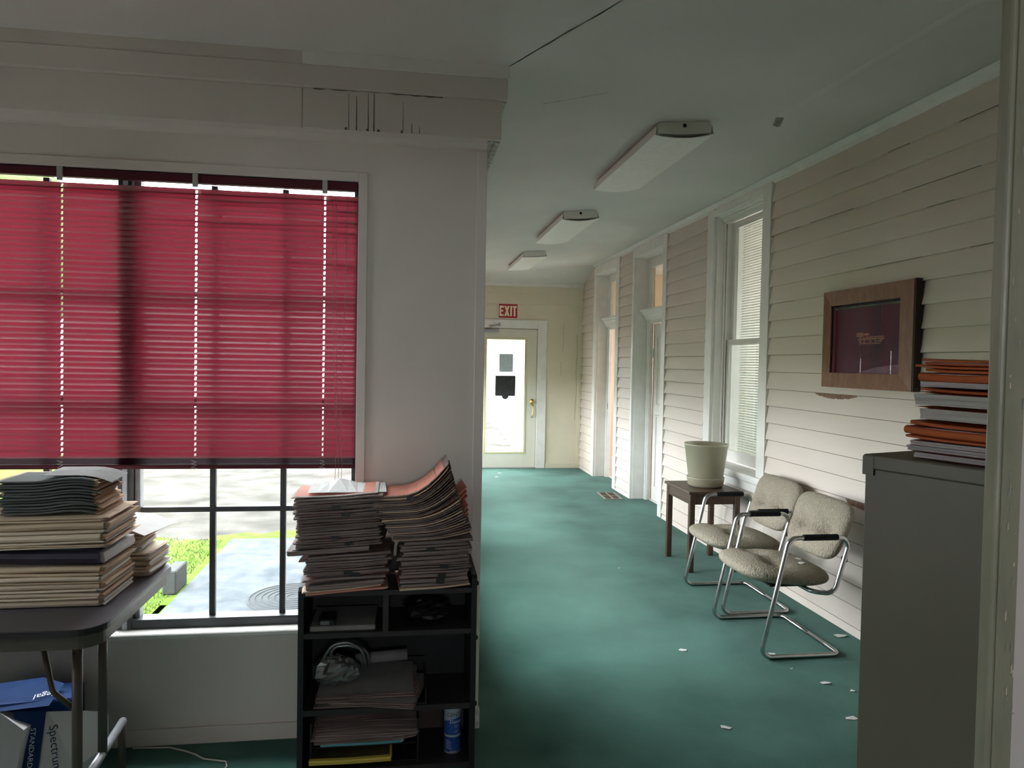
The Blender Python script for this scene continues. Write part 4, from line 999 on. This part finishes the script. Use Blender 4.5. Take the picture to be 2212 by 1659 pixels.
# ------------------------------------------------------------------ dark shelf unit
sh = empty('shelf_unit', (-.04,2.82,0), 'low black open shelf unit against the window wall', 'shelf')
hx0, hx1, hy0, hy1 = -.363, .282, 2.675, 2.955
SB = .735
for x, zt_ in ((hx0, .705), (hx1-.020, .735)):
    p = extrude('side_panel', [(hy0,0),(hy1,0),(hy1,.745),(hy0+.02,zt_),(hy0,zt_-.01)], 'x', x, x+.020, 'shelf_dark', sh)
    if x > 0:
        for zz in (.705,.50,.25): lathe('screw_cap', [(0,0),(.009,0),(.009,.004),(.005,.007),(0,.008)], 0, 0, 'black', p, 12); q = p.children[-1]; q.data.transform(Matrix.Translation(OFF[sh.name])); q.rotation_euler = (0,math.pi/2,0); q.location = Vector((hx1,hy0+.012,zz))-OFF[sh.name]
box('top_board', hx0+.020, hx1-.020, hy0+.004, hy1, .672, .690, 'shelf_edge', sh)
box('back_rail', hx0+.020, hx1-.020, hy1-.016, hy1, .690, .742, 'shelf_edge', sh)
box('shelf_board', hx0+.020, hx1-.020, hy0+.004, hy1-.006, .519, .537, 'shelf_edge', sh)
box('shelf_board', hx0+.020, hx1-.020, hy0+.004, hy1-.006, .236, .257, 'shelf_edge', sh)
box('bottom_board', hx0+.020, hx1-.020, hy0+.004, hy1-.006, .015, .033, 'shelf_edge', sh)
box('divider', -.063, -.042, hy0+.006, hy1-.006, .537, .672, 'shelf_edge', sh)
box('back_panel', hx0+.020, hx1-.020, hy1-.006, hy1, .236, .690, 'shelf_dark', sh)
box('back_panel', .068, hx1-.020, hy1-.006, hy1, .02, .236, 'brown_board', sh)

# files on the shelf unit: left stack
z = .691; GL = 'files in the left stack on the shelf unit'
def shelf_file(lab, grp, x, y, w_, d_, t, rz, cover, pages, spine, bend, clip=None, over=.004, nm='paper_file'):
    global z
    make_file(nm, lab, 'paper file', grp, (x, y, z), w_, d_, t, rz, cover, pages, spine, bend, over, clip=clip); z += t+.0003
spec = []
for t, cov, pg, sp in ((.010,'folder_salmon','pages_peach','front'),(.008,'folder_pink','pages_peach','right'),(.022,'page_dim','pages_grey','right'),(.006,'folder_mauve',None,'right')): spec.append((t,cov,pg,sp,.02,None))
for i in range(9): spec.append((R.choice([.009,.011,.007]), R.choice(['folder_mauve','folder_pink','page_dim']), 'pages_grey', R.choice(['right','back']), .035, {1:.03,2:.005}.get(i)))
spec.append((.024,'page_dim','pages_grey','right',-.02,None))
for i in range(21): spec.append((R.choice([.0065,.008,.010]), R.choice(['folder_mauve','folder_pink','page_dim','folder_mauve']), 'pages_grey', R.choice(['right','back','back']), .0, {1:.03,4:-.01,14:.03,17:-.005}.get(i)))
spec.append((.006,'folder_salmon','pages_white','back',-.01,None))
for i, (t, cov, pg, sp, dx, clip) in enumerate(spec):
    fr = i/len(spec)
    bf = (lambda u, v: .006*math.sin(2.2*(u+.2))+.010*max(0,u)**2) if i < 4 else (lambda u, v: .004*math.sin(3*u)+.012*max(0,u-.1)-.01*max(0,-u-.25))
    x = -.225+dx+R.uniform(-.010,.010)
    if clip is not None: cov = 'page_dim'
    shelf_file('%s, %s from the bottom of the left stack on the shelf unit' % ({'page_dim':'grey paper file','folder_mauve':'dull mauve file','folder_pink':'dusty pink file','folder_salmon':'salmon folder'}[cov], ordw(i)), GL,
               x, 2.79+R.uniform(-.006,.006)-(.02 if i < 4 else 0), .285 if i > 3 else .27, .235, t, R.uniform(-.05,.05)+(.10 if i < 4 else 0), cov, pg, sp, bf, clip, R.uniform(.002,.012))
make_file('loose_sheet', 'white sheet with a raised corner topping the left stack on the shelf unit', 'paper', None, (-.20,2.80,z+.004), .28, .215, .0015, .05, 'paper_white', None, 'front', lambda u, v: .022*math.exp(-((u+.1)/.13)**2)*max(0,v+.35)+.002)
# right stack, lower section
z = .691; GR = 'files in the right stack on the shelf unit'
specr = []
for t, cov, pg in ((.010,'manila_pale','pages_peach'),(.012,'page_dim','pages_grey'),(.018,'folder_pink','pages_grey'),(.014,'folder_pink','pages_grey')): specr.append((t,cov,pg))
for i in range(11): specr.append((R.choice([.009,.011,.013]), R.choice(['page_dim','page_dim','folder_mauve']), 'pages_grey'))
for i, (t, cov, pg) in enumerate(specr):
    shelf_file('%s, %s from the bottom of the right stack on the shelf unit' % ({'page_dim':'grey paper file','folder_mauve':'dull mauve file','folder_pink':'dusty pink file','manila_pale':'pale manila folder'}[cov], ordw(i)), GR,
               .118+R.uniform(-.006,.006), 2.79+R.uniform(-.005,.005), .245, .235, t, R.uniform(-.03,.03)+(.10 if i == 0 else .02), cov, pg, 'left' if i % 3 else 'back',
               lambda u, v: .008*(u+.5)+.006*max(0,u)**2, {2:.03,3:.03,6:.035,12:-.02}.get(i), R.uniform(.002,.01))
# right stack, upper section: leans left and curls up at its right end
nU = 26
for i in range(nU):
    f = i/(nU-1); t = R.choice([.0055,.007,.0062])
    kx = .028-.085*f; curl = .10+.42*f
    cov = 'folder_salmon' if i == nU-1 else R.choice(['folder_mauve','folder_pink','folder_mauve'])
    lb = {'folder_mauve':'dull mauve file','folder_pink':'dusty pink file','folder_salmon':'salmon folder'}[cov]
    shelf_file('%s, %s up in the curled top of the right shelf-unit stack' % (lb, ordw(i)), GR, .085+kx+R.uniform(-.004,.004), 2.79+R.uniform(-.004,.004), .27, .235, t, R.uniform(-.02,.02)-.03*f,
               cov, 'pages_grey' if i % 4 else 'pages_peach', 'back', lambda u, v, c=curl: c*max(0,u+.10)**2*.55+.010*(u+.5), .005 if i == nU-2 else None, R.uniform(.001,.006))
# salmon folders fanned out behind the right end
for i in range(9):
    f = i/8; a = math.radians(62-22*f); L_ = .110; x0_, z0_ = .165+.045*(1-f), .815+.165*f
    if i in (5,): a += .15
    P = [(x0_,2.80,z0_-.02),(x0_+L_*math.cos(a),2.80,z0_+L_*math.sin(a)*.9),(x0_+L_*math.cos(a)-.012,2.885,z0_+L_*math.sin(a)*.9+.014),(x0_-.012,2.885,z0_)]
    d_ = Vector((-math.sin(a)*.004,0,math.cos(a)*.004)); vs = [Vector(p) for p in P]+[Vector(p)+d_ for p in P]
    tag(mk('file_folder', vs, BF, 'folder_salmon' if i % 3 else 'folder_pink'), 'salmon folder fanned out behind the right stack, %s from the bottom' % ordw(i), 'folder', 'salmon folders fanned behind the right stack')

# ---- things inside the shelf unit
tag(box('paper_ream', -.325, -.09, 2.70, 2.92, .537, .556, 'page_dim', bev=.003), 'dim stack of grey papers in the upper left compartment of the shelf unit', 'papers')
cmr = empty('pocket_device', (-.26,2.73,.556), 'small black device with a grey screen on the papers in the shelf unit', 'device')
box('body', -.295, -.235, 2.705, 2.765, .556, .578, 'black', cmr, .004); box('screen', -.287, -.256, 2.7035, 2.7055, .560, .574, 'screen_grey', cmr)
bgv = random.Random(3)
def crumple(nm, cx, cy, cz, a, b, c, mt, par=None, seed=1, fold=.18, lift=None):
    rr = random.Random(seed); vs, fs = [], []; NV, NU = 12, 20
    for i in range(NV+1):
        ph = -math.pi/2+math.pi*i/NV
        for j in range(NU):
            th = 2*math.pi*j/NU; k_ = 1+rr.uniform(-fold,fold)*(0 if i in (0,NV) else 1)
            vs.append((cx+a*k_*math.cos(ph)*math.cos(th), cy+b*k_*math.cos(ph)*math.sin(th), cz+c*(math.sin(ph)*k_+1)))
    for i in range(NV):
        for j in range(NU): fs.append((i*NU+j, i*NU+(j+1)%NU, (i+1)*NU+(j+1)%NU, (i+1)*NU+j))
    return mk(nm, vs, fs, mt, par)
tag(crumple('plastic_wrap', .10, 2.82, .5375, .09, .07, .035, 'black', seed=4), 'crumpled black plastic in the upper right compartment of the shelf unit', 'plastic bag')
tray = empty('letter_tray', (-.12,2.81,.257), 'black letter tray in the middle compartment of the shelf unit', 'tray')
box('base', -.30, .10, 2.69, 2.93, .257, .262, 'black', tray); box('side', -.30, -.296, 2.69, 2.93, .262, .315, 'black', tray); box('side', .096, .10, 2.69, 2.93, .262, .315, 'black', tray); box('back', -.30, .10, 2.926, 2.93, .262, .34, 'black', tray)
z = .2625
for i in range(9):
    lab = 'loose grey sheets, %s from the bottom of the middle compartment heap' % ordw(i)
    ang = R.uniform(-.05,.05)+(.30-.05*i if i in (1,2,3) else .0); dx = .05 if i in (1,2,3) else 0
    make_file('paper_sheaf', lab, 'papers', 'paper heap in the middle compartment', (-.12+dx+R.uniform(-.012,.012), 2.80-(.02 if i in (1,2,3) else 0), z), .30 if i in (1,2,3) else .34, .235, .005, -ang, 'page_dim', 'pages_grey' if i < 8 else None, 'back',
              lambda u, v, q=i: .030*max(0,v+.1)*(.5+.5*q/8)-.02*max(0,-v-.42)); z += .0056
rl = [(-.10,2.86,.37),(.02,2.865,.378)]
tag(tube('paper_roll', [(-.17,2.87,.362),(.03,2.875,.372)], .022, 'page_dim', None, 14), 'rolled grey sheet behind the heap in the middle compartment', 'paper')
bag = empty('plastic_bag', (-.23,2.76,.315), 'clear crumpled plastic bag with loop handles in the middle compartment', 'plastic bag')
crumple('film', -.235, 2.765, .315, .085, .055, .052, 'bag_film', bag, 9, .14)
for q in (0, 1):
    c = [(-.29+.03*q,2.75+.03*q,.40),(-.25,2.75+.03*q,.47-.02*q),(-.19,2.755+.03*q,.475-.025*q),(-.14+.02*q,2.765+.03*q,.44-.015*q),(-.125+.01*q,2.77+.03*q,.37)]
    tube('handle', fillet(c, .05), .0065, 'bag_film', bag, 8)
# bottom compartment: tray rack with sheets, pad and duster can
rk = empty('tray_rack', (-.14,2.81,.033), 'black stacking tray rack in the bottom compartment of the shelf unit', 'tray')
for x in (-.320, .068): box('side', x, x+.006, 2.70, 2.93, .033, .20, 'black', rk)
for zz in (.040,.105,): box('shelf', -.314, .068, 2.70, 2.93, zz, zz+.004, 'black', rk)
for zz in (.19,.145): tag_ = box('pin', .074, .078, 2.702, 2.706, zz, zz+.003, 'chrome', rk)
make_file('teal_folder', 'teal folder in the bottom compartment of the shelf unit', 'folder', None, (-.135,2.80,.1095), .29, .215, .013, .015, 'folder_teal', 'pages_white', 'front', None)
z = .1235
for i in range(5):
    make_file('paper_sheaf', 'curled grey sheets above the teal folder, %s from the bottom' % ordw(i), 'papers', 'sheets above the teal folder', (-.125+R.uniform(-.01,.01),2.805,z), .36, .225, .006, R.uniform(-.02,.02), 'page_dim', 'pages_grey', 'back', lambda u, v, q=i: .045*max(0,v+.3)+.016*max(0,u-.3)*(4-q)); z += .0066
make_file('yellow_pad', 'yellow paper pad with a dark cover at the bottom of the shelf unit', 'notepad', None, (-.175,2.79,.0445), .285, .20, .024, .0, 'pad_cover', 'pad_yellow', 'back', lambda u, v: .020*max(0,v+.2))
cn = empty('duster_can', (.205,2.775,.033), 'blue spray duster can in the bottom compartment of the shelf unit', 'spray can')
ccx, ccy = .205, 2.775
lathe('can', [(0,.033),(.030,.033),(.0325,.036),(.0325,.17)], ccx, ccy, 'can_blue', cn, 36)
lathe('shoulder', [(.0325,.17),(.0325,.196),(.030,.204),(.018,.212),(.0,.213)], ccx, ccy, 'can_grey', cn, 36)
lathe('base_ring', [(.0328,.033),(.0332,.035),(.0328,.038)], ccx, ccy, 'metal_grey', cn, 36)
def cyl(z0, th0=-.0): return lambda x, y: (ccx+.0334*math.sin(x/.0334+th0), ccy-.0334*math.cos(x/.0334+th0), z0+y)
# grey upper label with a sweeping lower edge
vs = []; n = 16
for i in range(n+1):
    a = -1.5+3.0*i/n; zb = .150+.022*math.sin((a+1.5)/3.0*math.pi*.5); vs += [(ccx+.0330*math.sin(a),ccy-.0330*math.cos(a),zb),(ccx+.0330*math.sin(a),ccy-.0330*math.cos(a),.1705)]
mk('label_band', vs, [(2*i,2*i+2,2*i+3,2*i+1) for i in range(n)], 'can_grey', cn)
textmesh('CENTU', .021, 'ink_dark', 'lettering', cn, cyl(.1815, .30))
textmesh('Duster', .019, 'ink_white', 'lettering', cn, cyl(.155, .42))
def print_line(z0, a0, a1, h):   # unreadably small print
    vs = []
    for i in range(5): a = a0+(a1-a0)*i/4; vs += [(ccx+.0332*math.sin(a),ccy-.0332*math.cos(a),z0),(ccx+.0332*math.sin(a),ccy-.0332*math.cos(a),z0+h)]
    mk('small_print', vs, [(2*i,2*i+2,2*i+3,2*i+1) for i in range(4)], 'can_grey', cn)
for zq, a0, a1 in ((.139,.12,.75),(.132,.2,.7),(.121,.28,.62),(.114,.1,.8)): print_line(zq, a0, a1, .0028)
vs = []
for i in range(13): a = -1.4+2.8*i/12; vs += [(ccx+.0330*math.sin(a),ccy-.0330*math.cos(a),.096),(ccx+.0330*math.sin(a),ccy-.0330*math.cos(a),.104)]
mk('label_band', vs, [(2*i,2*i+2,2*i+3,2*i+1) for i in range(12)], 'can_grey', cn)
for q in range(6): print_line(.082-.0064*q, -.85, (-.35,-.2,-.28,-.15,-.25,-.05)[q], .0024)
print_line(.040, -.35, .45, .0034)

# ---- orange files on the file cabinet
Rm = Matrix.Rotation(math.radians(20), 4, 'Z'); z = 1.32
sp_ = [(.015,'folder_pink','pages_lilac'),(.015,'folder_pink','pages_lilac'),(.014,'folder_pink','pages_lilac'),(.007,'folder_orange',None),(.020,'folder_orange','pages_lilac'),(.010,'folder_orange',None),
       (.034,'folder_orange','pages_white'),(.036,'folder_orange','pages_white'),(.008,'folder_orange',None),(.016,'folder_pink','pages_lilac'),(.021,'folder_orange','pages_lilac'),(.008,'folder_orange',None),(.007,'folder_orange',None),(.007,'folder_orange','pages_lilac'),(.006,'folder_orange',None)]
for i, (t, cov, pg) in enumerate(sp_):
    sh_ = .0 if i < 6 else .018
    c = Rm @ Vector((.185+R.uniform(-.011,.011), -.275-sh_*1.2+R.uniform(-.014,.014), 0))
    lf = .018 if i > 2 else .006
    make_file('file_folder', '%s folder, %s from the bottom of the stack on the file cabinet' % ('orange' if 'orange' in cov else 'reddish pink', ordw(i)), 'folder', 'folders on the file cabinet',
              (1.13+c.x, 1.654+c.y, z), .30, .36, t, math.radians(20)+R.uniform(-.03,.03), cov, pg, 'left' if (pg is None or i in (4,10,13)) else 'right', lambda u, v, l=lf: l*(max(0,v-.20)*3)**2*.35, R.uniform(.002,.006)); z += t+.0006
